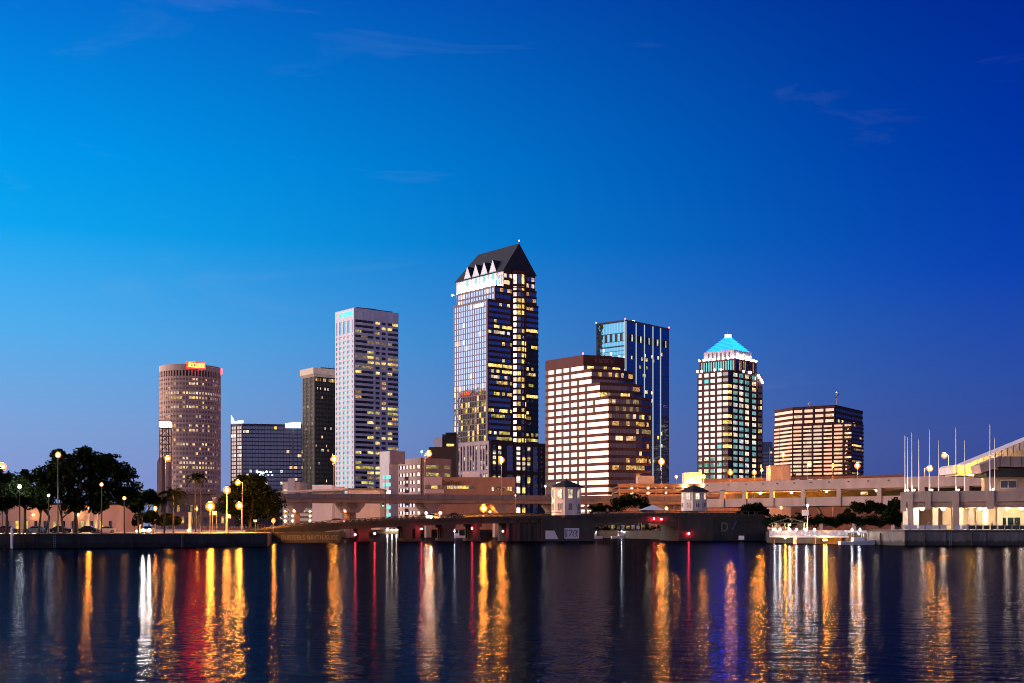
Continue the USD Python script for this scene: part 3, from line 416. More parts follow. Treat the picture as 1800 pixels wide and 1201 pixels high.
levels = [(0, zt, tops[1] + 1.8), (1, tops[1] + 1.8, tops[3] + 1.8), (3, tops[3] + 1.8, tops[5] + 1.8), (5, tops[5] + 1.8, GZ)]
for i0, za, zb in levels:
    Kx = kend(ends[i0]); cv = curve(Kx, rights[i0]); back = [cv[-1] + UL * 26, A + UR * 24]; wall.prism([A] + cv + back, zb - (.0 if zb > 3 else 0), za - .01 * i0)
part(th, "core", wall, "granite_dark")
for i in range(NFb):
    z1 = tops[i]; z0 = z1 - 2.45
    if z0 < 6: break
    Kx = kend(ends[i]); f = Fc(A, Kx); cv = curve(Kx, rights[i]); nb = [4, 5, 5, 6, 6][i] if i < 5 else 7
    us = []; u = 2.2; wl = 5.0; n_col = [3, 3, 4, 5, 5][i] if i < 5 else 6 if i < 7 else 5 if i < 13 else 5
    for k in range(n_col): us.append((u, u + wl)); u += wl + 1.75
    if i >= 12: us = us[0 if i < 16 else 1:]
    if f.L - u > 3: us.append((u, f.L - .05))
    m = lambda a, b, i=i: "glass_mirror"
    W_.put(f, us, [(z0, z1)], lambda a, b: "lit_peach" if r.random() < .07 else "glass_mirror", (.02, .14))
    for a, b in zip(us[:-1], us[1:]): f.box(pr_, a[1], b[0], z0 - .0, z1, 0, .30)
    f.box(pr_, -.0, us[0][0], z0, z1, 0, .3); top = z1 + (FH - 2.45) if i else zt; sp1 = MB(); sp2 = MB(); f.box(sp1, -.3, f.L + .1, z1, top - .02, 0, .46); part(th, "spandrel", sp1, "granite")
    rp = rowpick("glass_plum", ["lit_yellow", "lit_amber", "lit_peach", "lit_dim"], 40 + i, 0 if i in (2, 11, 15, 16) else .95, .52, .03)
    for s, (p, q) in enumerate(zip(cv[:-1], cv[1:])):
        f3 = Fc(p, q); f3.box(sp2, -.05, f3.L + .05, z1, top - .02, 0, .46); W_.put(f3, cols(0, f3.L, 2, .93), [(z0, z1)], lambda a, b: rp(s * 2 + a, 0), (.02, .12))
    part(th, "curved_spandrel", sp2, "granite_dark")
part(th, "pier", pr_, "bronze", kind="stuff"); W_.done(); a = MB(); cv = curve(kend(1026), 1097); f3 = Fc(cv[1], cv[5]); f3.text(a, "V  AUTRETA", 2, zt - 4.2, 2.0, 1.9, .2, f3.L * .72); part(th, "lettering", a, "brown_letter")
a = MB()
for q in (kend(1026) + UL * .5, cv[-1]): a.ball((*q, zt + .8), .5, 1)
part(th, "beacon", a, "beacon", kind="stuff")

# ------------------------------------------------------------------ blue glass tower
Y = 850.; Kc = P2(1099, Y); BL, BR = np.array([-.74, .673]), np.array([.673, .74]); A, B = hit(Kc, BL, 1048), hit(Kc, BR, 1176); th = thing("blue_glass_tower", "tall blue glass tower with bright vertical light lines and square roof notches", "tower", (*Kc, GZ)); zt = Z(562, Y); a = MB(); a.prism([A, Kc, B, A + B - Kc], GZ, zt - .3); part(th, "core", a, "blue_frame"); W_ = Wins(th, 0)
f = Fc(A, Kc); zs = rows(20, zt - 18, 38, .88); us = cols(0.6, f.L - .6, 18, .86); W_.put(f, us, zs, wpick({"glass_blue": 30, "lit_cool": 1}, 6)); zs2 = [(zt - 8.5, zt - 1.5), (zt - 17.2, zt - 14.4)]
W_.put(f, us, zs2, lambda i, j: "glass_blue"); nu = cols(2.0, f.L - 1, 5, .5); W_.put(f, nu, [(zt - 14, zt - 9)], lambda i, j: "black_wall"); e = [.6] + [x for p in nu for x in p] + [f.L - .6]
for p, q in zip(e[::2], e[1::2]): W_.put(f, [(p + .1, q - .1)], [(zt - 14, zt - 9)], lambda i, j: "glass_blue")
f2 = Fc(Kc, B); rp = rowpick("glass_navy", ["lit_yellow", "lit_olive", "lit_white", "lit_peach"], 33, .42, .28, .012); zs = rows(20, zt - 18, 38, .8); us = cols(.6, f2.L - .6, 26, .9); W_.put(f2, us, zs, rp); W_.put(f2, us, [(zt - 17.4, zt - 14.5), (zt - 9, zt - 1.5)], lambda i, j: "glass_navy"); n2 = cols(1.5, f2.L - .5, 5, .42)
W_.put(f2, n2, [(zt - 14, zt - 9.5)], lambda i, j: "black_wall"); W_.put(f2, [(v - 1.6, v - .2) for u, v in n2], [(zt - 14, zt - 9.5)], lambda i, j: "lit_cool", (.13, .2)); a = MB()
for u in (.15, f2.L * .23, f2.L * .42, f2.L * .61, f2.L * .79): f2.box(a, u, u + .42, (zt * .3 if u > f2.L * .7 else GZ) if u > f2.L * .5 else zt * .35, zt - 1, .2, .5)
f.box(a, f.L - .5, f.L - .1, zt * .55, zt - .5, .2, .5); part(th, "line_light", a, "line_light"); a = MB(); f.box(a, -.2, f.L + .3, zt - .9, zt, -.3, .3); f2.box(a, 0, f2.L + .3, zt - .9, zt - .02, -.3, .35); part(th, "parapet", a, "blue_frame"); W_.done()
a = MB(); q = (A + Kc + B + A + B - Kc) / 4; a.prism([q + (p - q) * .5 for p in (A, Kc, B, A + B - Kc)], zt - .3, zt + 2); part(th, "plant_room", a, "steel"); a = MB()
for p in (A, Kc, B): a.ball((*p, zt + .6), .5, 1)
part(th, "beacon", a, "beacon", kind="stuff"); a = MB(); a.ball((*f2.pt(25, zt + 3, -12),), 1., 1); part(th, "roof_lamp", a, "flood")

# ------------------------------------------------------------------ pyramid tower
Y = 1150.; Kc = P2(1280, Y); GL, GR = np.array([-.755, .656]), np.array([.656, .755]); A = hit(Kc, GL, 1226); B = hit(Kc, GR, 1331); th = thing("pyramid_tower", "brown tower with glowing blue stepped pyramid roof and rings of globe lamps", "tower", (*Kc, GZ)); zt = Z(650, Y)
LA, LB = np.linalg.norm(A - Kc), np.linalg.norm(B - Kc); E_ = hit(B, np.array([.96, -.0]) + GR * .2, 1340.5); a = MB(); foot = [A, Kc, B, E_, E_ + GL * 40, A + GR * 40]; a.prism(foot, GZ, zt); part(th, "core", a, "granite_dark"); W_ = Wins(th, 300)
fL, fR = Fc(A, Kc), Fc(Kc, B); nf = 25; zs = rows(8, zt - .8, nf, .62); sp, pi = MB(), MB(); cw = wpick({"lit_cool": 3, "lit_white": 3, "painted_teal_reflection": 9, "glass_teal": 1}, 18); cw2 = wpick({"lit_white": 3, "lit_cool": 3, "painted_teal_reflection": 8, "lit_peach": 1}, 19)
n1 = LA * .82; usL = [(1.2, 4.6), (6.8, 11.4), (13.2, 17.8), (19.6, 24.2)]; usL = [(u * n1 / 25, v * n1 / 25) for u, v in usL]; n0 = LB * .13; usR = [(n0 + u, n0 + v) for u, v in cols(0, LB * .60, 3, .76)] + [(LB * .80, LB * .955)]
yl = wpick({"glass_dark": 5, "lit_yellow": 5, "lit_dim": 3}, 20)
W_.put(fL, usL, zs, lambda i, j: (yl(i, j) if j < 6 else cw(i, j))); W_.put(fR, usR, zs, lambda i, j: cw2(i, j)); bands(sp, fL, zs, GZ, zt, .4, 0, n1); bands(sp, fR, zs, GZ, zt, .4, n0, LB); piers(pi, fL, usL, GZ, zt - .02, .52, 0, n1); piers(pi, fR, usR, GZ, zt - .02, .52, n0, LB)
part(th, "spandrel", sp, "granite"); part(th, "pier", pi, "granite"); nk = wpick({"glass_black": 7, "lit_yellow": 3, "lit_dim": 2}, 22); rown = [nk(0, 0) if j not in (17, 21, 22) else "lit_yellow" for j in range(nf)]
zs3 = rows(8, zt - .8, nf, .55); W_.put(fL, [(n1 + .4, LA - .1)], zs3, lambda i, j: rown[j], (.02, .1)); W_.put(fR, [(.1, n0 - .4)], zs3, lambda i, j: rown[j], (.02, .1)); fE = Fc(E_, E_ + GR * 30); fB = Fc(B, E_); W_.put(fB, cols(.6, fB.L - .5, 2, .6), zs, rowpick("glass_plum", ["lit_yellow", "lit_dim"], 24, .3, .5, .04)); W_.done()
z2 = Z(629, Y); z3 = Z(611, Y); cen = (A + B) / 2 + (A - Kc + B - Kc) * .02 + np.array([1.0, 3]); sq = lambda h, rot=0: [cen - (GL * a + GR * b) * 1.0 for a, b in ((-h, h), (h, h), (h, -h), (-h, -h))]
h2, h1, h0 = 19.5, 16.4, 14.6; a = MB(); a.prism(sq(h2 * .97), zt, z2); part(th, "upper_storey", a, "granite_dark"); a = MB(); q = sq(h2)
f4, f5 = Fc(q[0], q[1]), Fc(q[1], q[2])
for f in (f4, f5):
    piers(a, f, [c for c in cols(1, f.L - 1, 14, .72)], zt, z2 - .6, .1); f.box(a, -.3, f.L + .3, z2 - .6, z2 + .5, -.5, .3)
part(th, "colonnade", a, "granite"); uw = Wins(th, 0, "upper_window"); q2 = sq(h2 * .972); uw.put(Fc(q2[0], q2[1]), cols(1, h2 * 1.9, 14, .7), [(zt + 1, z2 - 1)], lambda i, j: "glass_teal"); uw.put(Fc(q2[1], q2[2]), cols(1, h2 * 1.9, 14, .7), [(zt + 1, z2 - 1)], lambda i, j: R.choice(["glass_navy", "lit_amber"])); uw.done()
a = MB(); a.prism(sq(h1), z2, z3); part(th, "sign_storey", a, "lilac_panel"); q = sq(h1); f4, f5 = Fc(q[0], q[1]), Fc(q[1], q[2]); a = MB()
for u0, u1 in cols(3, f4.L - 3, 6, .34): f4.box(a, u0, u1, z2 + 1, z3 - 2.6, 0, .15); a.tri_prism([f4.pt(u0, z3 - 2.6, 0), f4.pt(u1, z3 - 2.6, 0), f4.pt((u0 + u1) / 2, z3 - 1.5, 0)], np.r_[f4.n * .15, 0])
part(th, "arched_opening", a, "dark_metal", kind="stuff"); a = MB(); f5.text(a, "SunTrust", 3.5, z2 + 2.2, 4.6, .05, .4, f5.L * .82); part(th, "sign", a, "white_sign"); ns = 9; zp = Z(585, Y)
for k in range(ns): t = k / ns; a = MB(); za = z3 + (zp - z3) * t; h = h0 * (1 - t) + 2.2 * t; a.prism(sq(h), za + .6, za + (zp - z3) / ns); b = MB(); b.prism(sq(h - .5), za, za + .6); part(th, "pyramid_step", a, "cyan_step"); part(th, "step_joint", b, "blue_frame")
a = MB(); a.prism(sq(2.2), zp, Z(578, Y)); part(th, "pyramid_cap", a, "white_crown"); a = MB(); a.tube((*cen, Z(578, Y)), (*cen, Z(569, Y)), .22, .08); part(th, "spire", a, "steel")
gl = [(q0, z) for hh, z in ((h2 + .3, z2 + 1.4),) for q0 in [Fc(sq(hh)[0], sq(hh)[1]).pt(u, z) for u in np.linspace(.3, 37, 8)] + [Fc(sq(hh)[1], sq(hh)[2]).pt(u, z) for u in (4.5, 9, 13.5, 20, 28.5, 33, 37.5)]] + [(fL.pt(u, zt + .8, .6), 0) for u in (.5, 5, n1 * .7, n1 * .95)] + [(fR.pt(u, zt + .8, .6), 0) for u in (LB * .5, LB * .68, LB * .74)]
for q, _ in gl: a = MB(); a.ball(q, 1.05, 2); part(th, "globe_lamp", a, "globe")
a = MB()
for k in range(4): a.ball(fB.pt(1 + k * 1.3, zt - .5 - k * 2.2, .8), 1.1, 1)
part(th, "corner_floodlight", a, "globe", kind="stuff")

# ------------------------------------------------------------------ far dark block and brown ribbed block on the right
Y = 1300.; th = thing("far_block", "far dark office block between the pyramid tower and the brown block", "building", (X(1356, Y), Y, GZ)); a = MB(); a.box(X(1336, Y), X(1358, Y), Y, Y + 30, GZ, Z(777, Y)); a.box(X(1352, Y), X(1378, Y), Y - 4, Y + 26, GZ, Z(787, Y)); part(th, "wall", a, "blue_frame"); W_ = Wins(th, 0)
for f, s in ((Fc(P2(1336, Y - .05), P2(1352, Y - .05)), 1), (Fc(P2(1352, Y - 4.05), P2(1378, Y - 4.05)), 2)): W_.put(f, cols(.5, f.L - .5, 5, .8), rows(30, 82, 14, .5), rowpick("glass_navy", ["lit_yellow", "lit_white"], s, .3, .8, .0), (.02, .1))
W_.done()
Y = 900.; Kc = P2(1497, Y); UA = np.array([-.342, .94]); UM, UN = np.array([-.824, .566]), np.array([.566, .824]); M1 = hit(Kc, UM, 1393); A = hit(M1, UA, 1361); B = hit(Kc, UN, 1517.5); th = thing("ribbed_brown_block", "broad brown ribbed office block at right with pink sunset window bands", "office building", (*Kc, GZ)); zt = Z(713.5, Y + 15); step = zt - 13.5; fM, fA, fB = Fc(M1, Kc), Fc(A, M1), Fc(Kc, B)
a = MB(); back = [B + UM * 60, A + UN * 30]; a.prism([A, M1, Kc, B] + back, GZ, step); KK = fM.pt(fM.L * .72, 0)[:2]; M2 = M1 + (Kc - M1) * 0.0; q0 = hit(KK + UN, UN, 1516); a.prism([A + UN * 1.0, M1 + UN * 1 , KK + UN * 1.0, q0] + [q0 + UM * 40, A + UN * 30], step, zt - .4); part(th, "core", a, "granite_dark"); W_ = Wins(th, 300); NFt = 26
zall = rows(12, step - .3, NFt - 3, .5); ztp = rows(step + .3, zt - 1.4, 3, .52); usM = [(u0, u1) for u0, u1 in cols(0, fM.L - 6, 5, .84)] + [(fM.L - 5.2, fM.L - .1)]; sp, pi = MB(), MB(); r = random.Random(8); pkm = lambda i, j: "lit_peach" if r.random() < .22 else "glass_sunset"
W_.put(fM, usM, zall[-20:], pkm); bands(sp, fM, zall, GZ, step, .4); piers(pi, fM, usM, GZ, step + .4, .62); fT = Fc(M1 + UN * 1., KK + UN * 1.); usT = usM[:3]; usT = [(u, min(v, fT.L)) for u, v in cols(0, fT.L, 4, .82)]; W_.put(fT, usT, ztp, pkm); bands(sp, fT, ztp, step, zt, .4); piers(pi, fT, usT, step, zt - .02, .62)
usA = [(.3, fA.L * .3), (fA.L * .33, fA.L - .4)]; zA = zall[9:]; W_.put(fA, usA, zA, lambda i, j: "glass_sunset"); bands(sp, fA, zA, zA[0][0] - 2, step, .4); f6 = Fc(A + UN * 1., M1 + UN * 1.); W_.put(f6, [(.3, f6.L - .3)], ztp, lambda i, j: "glass_sunset"); bands(sp, f6, ztp, step, zt, .4)
part(th, "spandrel", sp, "granite"); part(th, "pier", pi, "granite_dark"); rp = rowpick("glass_plum", ["lit_yellow", "lit_amber", "lit_dim"], 5, .35, .8, .03); a = MB(); bands(a, fB, zall, GZ, step, .4); part(th, "spandrel", a, "granite"); W_.put(fB, cols(.3, fB.L - .3, 6, .85), zall, rp)
f7 = Fc(KK + UN * 1., q0); W_.put(f7, cols(1, f7.L - 1, 14, .8), ztp, rowpick("glass_plum", ["lit_yellow"], 3, .6, .3, .0)); a = MB(); bands(a, f7, ztp, step, zt - .03, .4); part(th, "spandrel", a, "granite_dark"); W_.done(); a = MB(); q = fT.pt(fT.L - .5, zt, -4); a.tube(q, q + (0, 0, 8), .3); a.tube(q + (-1, 0, 5.5), q + (2, 0, 8.5), .25); a.ball(q + (1, 0, 8), .8, 1); part(th, "roof_mast", a, "steel"); a = MB(); q = fT.pt(fT.L * .35, zt, -5); a.tube(q, q + (0, 0, 1.5), .3); a.ball(q + (0, 0, 2.2), 1.6, 2, (1, .4, .8)); part(th, "dish", a, "white_paint")
a = MB(); a.ball(fT.pt(fT.L - .5, zt + 9.4, -4), .45, 1); part(th, "beacon", a, "beacon")

# ------------------------------------------------------------------ low city buildings
Y = 540.; th = thing("bank_pavilion", "low pink building with dark lettering and lit ribbon windows", "building", (X(825, Y), Y, GZ)); f = Fc(P2(746, Y), P2(906, Y)); a = MB(); a.box(X(746, Y), X(906, Y), Y, Y + 30, GZ, Z(839, Y)); part(th, "wall", a, "brick_pink"); a = MB(); f.box(a, -.3, X(777, Y) - X(746, Y), Z(853, Y), Z(838.5, Y), 0, .5); f.box(a, -.3, X(780, Y) - X(746, Y), Z(868, Y), Z(860, Y), 0, .5); part(th, "white_band", a, "lilac_panel")
W_ = Wins(th, 100); u0 = lambda px: X(px, Y) - X(746, Y); W_.put(f, cols(u0(747), u0(836), 16, .9), [(Z(859.5, Y), Z(854, Y))], wpick({"lit_yellow": 6, "lit_white": 2, "glass_dark": 4}, 2), (.02, .12)); W_.put(f, cols(u0(864), u0(905), 9, .72), [(Z(863, Y), Z(856, Y))], wpick({"lit_yellow": 3, "lit_white": 2, "glass_dark": 3}, 5), (.02, .12)); W_.done()
a = MB(); f.text(a, "CapTrust", u0(777.5), Z(853, Y), 2.0, .5, .15, 7.9); part(th, "lettering", a, "dark_letter"); a = MB(); a.box(X(813, Y), X(843, Y), Y + 4, Y + 16, Z(839, Y), Z(830, Y)); part(th, "roof_room", a, "white_panel"); a = MB(); f.box(a, -.2, f.L + .2, Z(870, Y), Z(867, Y), .05, .7); part(th, "canopy", a, "brick_pink")
Y = 560.; th = thing("beige_block", "small beige block with blank stair core left of the black tower", "building", (X(515, Y), Y, GZ)); a = MB(); a.box(X(497, Y), X(528, Y), Y, Y + 20, GZ, Z(847, Y)); part(th, "wall", a, "cream"); a = MB(); a.box(X(507, Y), X(519, Y), Y - 1.5, Y, GZ, Z(841, Y)); part(th, "stair_core", a, "concrete_pale"); f = Fc(P2(497, Y), P2(528, Y)); W_ = Wins(th); W_.put(f, [(.5, 2), (6, 7.8)], rows(8, 21, 4, .55), wpick({"lit_amber": 2, "lit_white": 1, "glass_dark": 1}, 1), (.02, .1)); W_.done()
Y = 500.; th = thing("long_hall", "long pale hall with flat roof behind the elevated road", "hall", (X(640, Y), Y, GZ)); a = MB(); a.box(X(612, Y), X(668, Y), Y, Y + 25, GZ, Z(861, Y)); part(th, "wall", a, "concrete_pale"); a = MB(); a.box(X(611, Y), X(669, Y), Y - .6, Y + 25, Z(861, Y), Z(858.5, Y)); part(th, "roof_edge", a, "concrete"); a = MB(); a.box(X(546, Y), X(581, Y), Y + 4, Y + 14, GZ, Z(852, Y)); a.box(X(581, Y), X(598, Y), Y + 6, Y + 14, GZ, Z(855, Y)); part(th, "plant_room", a, "white_panel"); a = MB()
a.tri_prism([(X(480, Y), Y - .2, Z(866, Y)), (X(615, Y), Y - .2, Z(862, Y)), (X(615, Y), Y - .2, Z(858, Y)), (X(480, Y), Y - .2, Z(864, Y))], (0, 8, 0)); part(th, "ramp_canopy", a, "concrete_pale")
Y = 520.; th = thing("lit_parking_deck", "brightly lit parking deck under the elevated road", "parking garage", (X(570, Y), Y, GZ)); a, b, c = MB(), MB(), MB()
for k in range(5): z = GZ + k * 2.0; a.box(X(497, Y), X(614, Y), Y, Y + 22, z - .2, z); a.box(X(497, Y), X(614, Y), Y - .15, Y + .1, z, z + .75)
part(th, "floor_slab", a, "concrete_pale")
for px in range(497, 615, 9): b.box(X(px, Y), X(px, Y) + .4, Y + .3, Y + .8, GZ, GZ + 8)
part(th, "pillar", b, "concrete", kind="stuff"); b = MB(); b.box(X(497, Y), X(614, Y), Y + 21, Y + 22, GZ, GZ + 8); part(th, "rear_wall", b, "concrete")
for k in range(4):
    for px in (499, 512, 532, 543, 553, 561, 575, 586, 597, 606): a = MB(); a.ball((X(px, Y), Y + 3, GZ + k * 2 + 1.62), .17, 1); part(th, "ceiling_lamp", a, "garage_lamp")
# parking garage with lamps, between brown building and right viaduct
Y = 500.; th = thing("tan_parking_garage", "tan open parking garage with rows of bright lamps beside the brown building", "parking garage", (X(1150, Y), Y, GZ)); a, b = MB(), MB(); xa, xb = X(1086, Y), X(1248, Y)
for z in (GZ + 7, Z(873, Y), Z(864, Y), Z(855, Y)): a.box(xa, xb, Y, Y + 30, z - .3, z); a.box(xa, xb, Y - .3, Y - .02, z - .5, z + 1.05)
part(th, "floor_slab", a, "brick_pink")
for px in range(1088, 1250, 16): b.box(X(px, Y), X(px, Y) + .6, Y + .1, Y + .8, GZ, Z(855, Y) - .3)
b.box(xa, xb, Y + 29, Y + 30, GZ, Z(855, Y)); part(th, "pillar", b, "concrete_tan"); a = MB(); a.box(X(1108, Y), X(1119, Y), Y + .2, Y + 6, Z(855, Y), Z(850, Y)); a.box(X(1123, Y), X(1152, Y), Y + 4, Y + 12, Z(855, Y), Z(836, Y)); part(th, "stair_head", a, "mauve_stone")
for px, py in ((1111, 859), (1140, 857.5), (1171, 856), (1111, 868.5), (1140, 867), (1171, 865.5), (1203, 854.5), (1236, 853)):
    a = MB(); a.ball((X(px, Y), Y + 1.2 if py > 855 else Y - .8, Z(py, Y)), .34, 2); part(th, "garage_lamp", a, "garage_lamp")
Y = 560.; th = thing("flood_lit_room", "small boxy roof room washed in yellow light", "roof room", (X(1218, Y), Y, GZ)); a = MB(); a.box(X(1203, Y), X(1234, Y), Y, Y + 8, GZ, Z(831, Y)); part(th, "wall", a, "cream"); a = MB(); a.box(X(1205, Y), X(1232, Y), Y - 2.2, Y - 1.9, Z(849, Y), Z(848.3, Y)); part(th, "floodlight", a, "yellow_flood")
Y = 600.; th = thing("roof_box", "plain mauve plant box in front of the brown ribbed block", "plant room", (X(1372, Y), Y, GZ)); a = MB(); a.box(X(1354, Y), X(1390, Y), Y, Y + 10, GZ, Z(819, Y)); part(th, "wall", a, "mauve_stone"); a = MB(); a.box(X(1353.5, Y), X(1390.5, Y), Y - .2, Y + 10, Z(819, Y), Z(818, Y)); part(th, "coping", a, "concrete_tan")
Y = 620.; a = MB()
th = thing("upper_deck", "long lit roof car park deck above the right viaduct", "parking deck", (X(1400, Y), Y, GZ)); a.add([(X(1232, Y), Y, Z(858, Y)), (X(1240, Y), Y, Z(842, Y)), (X(1590, Y), Y, Z(834, Y)), (X(1590, Y), Y, GZ), (X(1232, Y), Y, GZ), (X(1232, Y), Y + 40, Z(858, Y)), (X(1240, Y), Y + 40, Z(842, Y)), (X(1590, Y), Y + 40, Z(834, Y)), (X(1590, Y), Y + 40, GZ), (X(1232, Y), Y + 40, GZ)], [[0, 2, 1], [0, 3, 2], [0, 4, 3], [5, 6, 7], [5, 7, 8], [5, 8, 9], [1, 2, 7], [1, 7, 6], [2, 3, 8], [2, 8, 7], [0, 1, 6], [0, 6, 5]]); part(th, "deck", a, "brick_pink"); a = MB()
for px in (1350, 1362, 1398, 1420, 1437, 1456, 1475, 1492, 1506): a.box(X(px, Y), X(px + 8, Y), Y - .25, Y - .05, Z(846 - (px - 1350) * .02, Y), Z(844 - (px - 1350) * .02, Y))
part(th, "light_strip", a, "lit_olive", kind="stuff")
th = thing("park_hall", "long pale low hall seen between the park trees", "hall", (X(100, 345), 345, GZ)); a = MB(); a.box(X(-40, 345), X(215, 345), 345, 360, GZ, Z(888, 345)); part(th, "wall", a, "mauve_stone"); a = MB(); a.box(X(-42, 345), X(217, 345), 344.4, 360, Z(888, 345), Z(884, 345)); part(th, "roof_edge", a, "concrete_dark"); f = Fc(P2(-40, 345), P2(215, 345)); W_ = Wins(th); W_.put(f, cols(2, f.L - 2, 14, .3), [(3, 5.4)], wpick({"glass_dark": 3, "lit_olive": 2}, 3), (.02, .1)); W_.done()
for px in (62, 140): a = MB(); a.ball((X(px, 345), 343.6, GZ + 4.6), .16, 1); part(th, "wall_lamp", a, "park_lamp")
# ------------------------------------------------------------------ elevated expressway behind the bridge
def lerp(a, b, t): return a + (b - a) * t
HA, HB = P2(380, 412), P2(1262, 470); hw = Fc(HA, HB); th = thing("elevated_road", "long concrete elevated road on flared piers crossing the river", "elevated road", (*HA, GZ))
a, b, c = MB(), MB(), MB(); hw.box(a, 0, hw.L, 13.6, 15.0, -.35, 0); hw.box(a, 0, hw.L, 13.6, 14.6, -16, -15.6); hw.box(b, 0, hw.L, 13.3, 13.6, -16, .25)
for d in (-.9, -5.6, -10.4, -15.2): hw.box(c, 0, hw.L, 12.0, 13.3, d - .35, d + .35)
part(th, "parapet", a, "concrete"); part(th, "deck", b, "concrete"); part(th, "girder", c, "concrete_tan", kind="stuff"); a = MB()
for k in range(int(hw.L / 9)): hw.box(a, k * 9, k * 9 + .12, 13.7, 15.03, .005, .06)
part(th, "parapet_joint", a, "concrete_dark", kind="stuff")
for px in (528, 618, 628, 762, 884, 990, 1075, 1160, 1236):
    q = hit(HA, hw.u, px); u = np.dot(q - HA, hw.u); a = MB(); hw.box(a, u - .9, u + .9, -1, 9.4, -9.2, -6.4)
    p = [hw.pt(u - .9, 8.6, 0), hw.pt(u + .9, 8.6, 0), hw.pt(u + 3.0, 11.2, 0), hw.pt(u + 3.0, 12, 0), hw.pt(u - 3.0, 12, 0), hw.pt(u - 3.0, 11.2, 0)]; n3 = np.r_[-hw.n, 0]; a.tri_prism([x + n3 * 1.5 for x in p], n3 * 13); part(th, "pier", a, "concrete_tan")

for px in (521, 611, 868): q = hit(HA, hw.u, px); u = np.dot(q - HA, hw.u); a = MB(); a.ball(hw.pt(u, 9.2, -4.5), .2, 2); part(th, "under_lamp", a, "under_sodium")

# ------------------------------------------------------------------ old bascule bridge
BA, BB = P2(430, 317), P2(1350, 345); br = Fc(BA, BB); bu = lambda px: float(np.dot(hit(BA, br.u, px) - BA, br.u)); BW = 15.0
prof = [(430, 3.4), (500, 4.5), (600, 5.8), (720, 6.7), (850, 7.35), (960, 7.6), (1045, 7.9), (1350, 8.1)]; pz = lambda u: np.interp(u, [bu(p) for p, _ in prof], [z for _, z in prof])
th = thing("river_bridge", "dark old drawbridge with arched concrete railing on thick piers", "bridge", (*BA, 0)); us = np.arange(0, br.L, 2.0)
a, b, c = MB(), MB(), MB()
for u0, u1 in zip(us[:-1], us[1:]):
    for mb, lo, hi, d0, d1 in ((a, -1.5, -1.1, -BW, .35), (b, -2.7, -1.5, -.9, -.1), (b, -2.7, -1.5, -BW + .4, -BW + 1.2), (b, -2.6, -1.5, -8, -7.2), (c, -.12, 0, -.25, .12), (c, -1.1, -.86, -.28, .14), (c, -.12, 0, -BW, -BW + .3), (c, -1.1, -.3, -BW, -BW + .3)):
        z0, z1 = pz(u0), pz(u1); mb.add([br.pt(u, z + h, d) for h in (lo, hi) for d in (d0, d1) for u, z in ((u0, z0), (u1, z1))], [[0, 1, 3, 2], [4, 6, 7, 5], [0, 4, 5, 1], [2, 3, 7, 6], [0, 2, 6, 4], [1, 5, 7, 3]])
part(th, "deck", a, "concrete_dark"); part(th, "girder", b, "concrete_dark", kind="stuff"); part(th, "railing", c, "concrete_dark", kind="stuff"); ub = bu(955)
for k in range(int((ub - bu(470)) / 1.55)):
    u = bu(470) + k * 1.55; z = pz(u) - .88; a = MB(); t = np.linspace(0, math.pi, 8); a.path([br.pt(u + .62 * math.cos(x), z + .66 * math.sin(x), -.06) for x in t], .085, 5); part(th, "railing_arch", a, "concrete" if bu(588) < u < bu(668) or bu(703) < u < bu(815) else "concrete_dark")  # lamplight painted in: paler concrete on the arches the lamps reach
for k in range(int((bu(1345) - bu(1045)) / 1.9)):
    u = bu(1045) + k * 1.9; a = MB(); br.box(a, u, u + .12, pz(u) - .9, pz(u) - .1, -.12, .04); part(th, "railing_post", a, "dark_metal")
for px, wd in ((560, 2.2), (640, 2.6), (718, 2.2), (735, 1.4), (790, 2.6), (838, 1.8)):
    u = bu(px); a = MB(); zt_ = pz(u) - 2.6; br.box(a, u - wd / 2 - .5, u + wd / 2 + .5, zt_ - .9, zt_, -BW + .3, -.2)
    for d in (-1.2, -5.2, -9.2, -13.2): br.box(a, u - wd / 2, u + wd / 2, -1.5, zt_ - .9, d - .7, d + .7)
    br.box(a, u - wd / 2 - .35, u + wd / 2 + .35, -1.5, .75, -BW, .05); part(th, "pier", a, "concrete_dark")
a = MB(); br.box(a, bu(893), bu(950), -1.5, pz(ub) - 1.5, -BW + .5, -.6); part(th, "pier_wall", a, "concrete_dark")
for px in (893, 912, 931, 948): a = MB(); u = bu(px); br.box(a, u - .35, u + .35, -1.5, pz(ub) - 1.6, -.6, -.1); part(th, "pier_rib", a, "concrete_dark")
a = MB(); br.box(a, bu(951), bu(1044), -1.5, pz(ub) - 1.55, -BW, .5); br.box(a, bu(949), bu(1046), -1.5, .55, -BW, 1.1); part(th, "tower_pier", a, "concrete_dark"); uc = bu(1000); a = MB(); hexp = lambda c, r: [c + r * np.array([math.cos(k), math.sin(k)]) for k in np.arange(8) * math.pi / 4 + math.pi / 8 + .25]
cA = br.pt(uc, 0, -2.9)[:2]; a.prism(hexp(cA, 4.3), pz(uc) - 1.54, Z(905.5, 330)); part(th, "tower_base", a, "concrete_dark")
a = MB(); br.box(a, bu(991.5), bu(1017), Z(947, 333), Z(928.5, 333), .5, .56); po = part(th, "poster", a, "banner"); a = MB(); rr = random.Random(4); u0 = bu(993); q = lambda x, y: br.pt(u0 + x * 3.6, Z(947, 333) + .2 + y * 2.4, .6)
for pts in ([(0, .05), (.02, .95)], [(.1, .1), (.08, .5)], [(.1, .6), (.12, .9)], [(.25, .8), (.4, .9), (.5, .7), (.4, .5), (.3, .2)], [(.5, .3), (.62, .55), (.55, .8)], [(.65, .75), (.8, .85), (.9, .6), (.75, .45), (.9, .3)], [(.7, .1), (.85, .25), (.95, .15)], [(.55, .1), (.6, .3)], [(.8, .55), (.95, .8)]): a.path([q(*p) for p in pts], .09, 4)
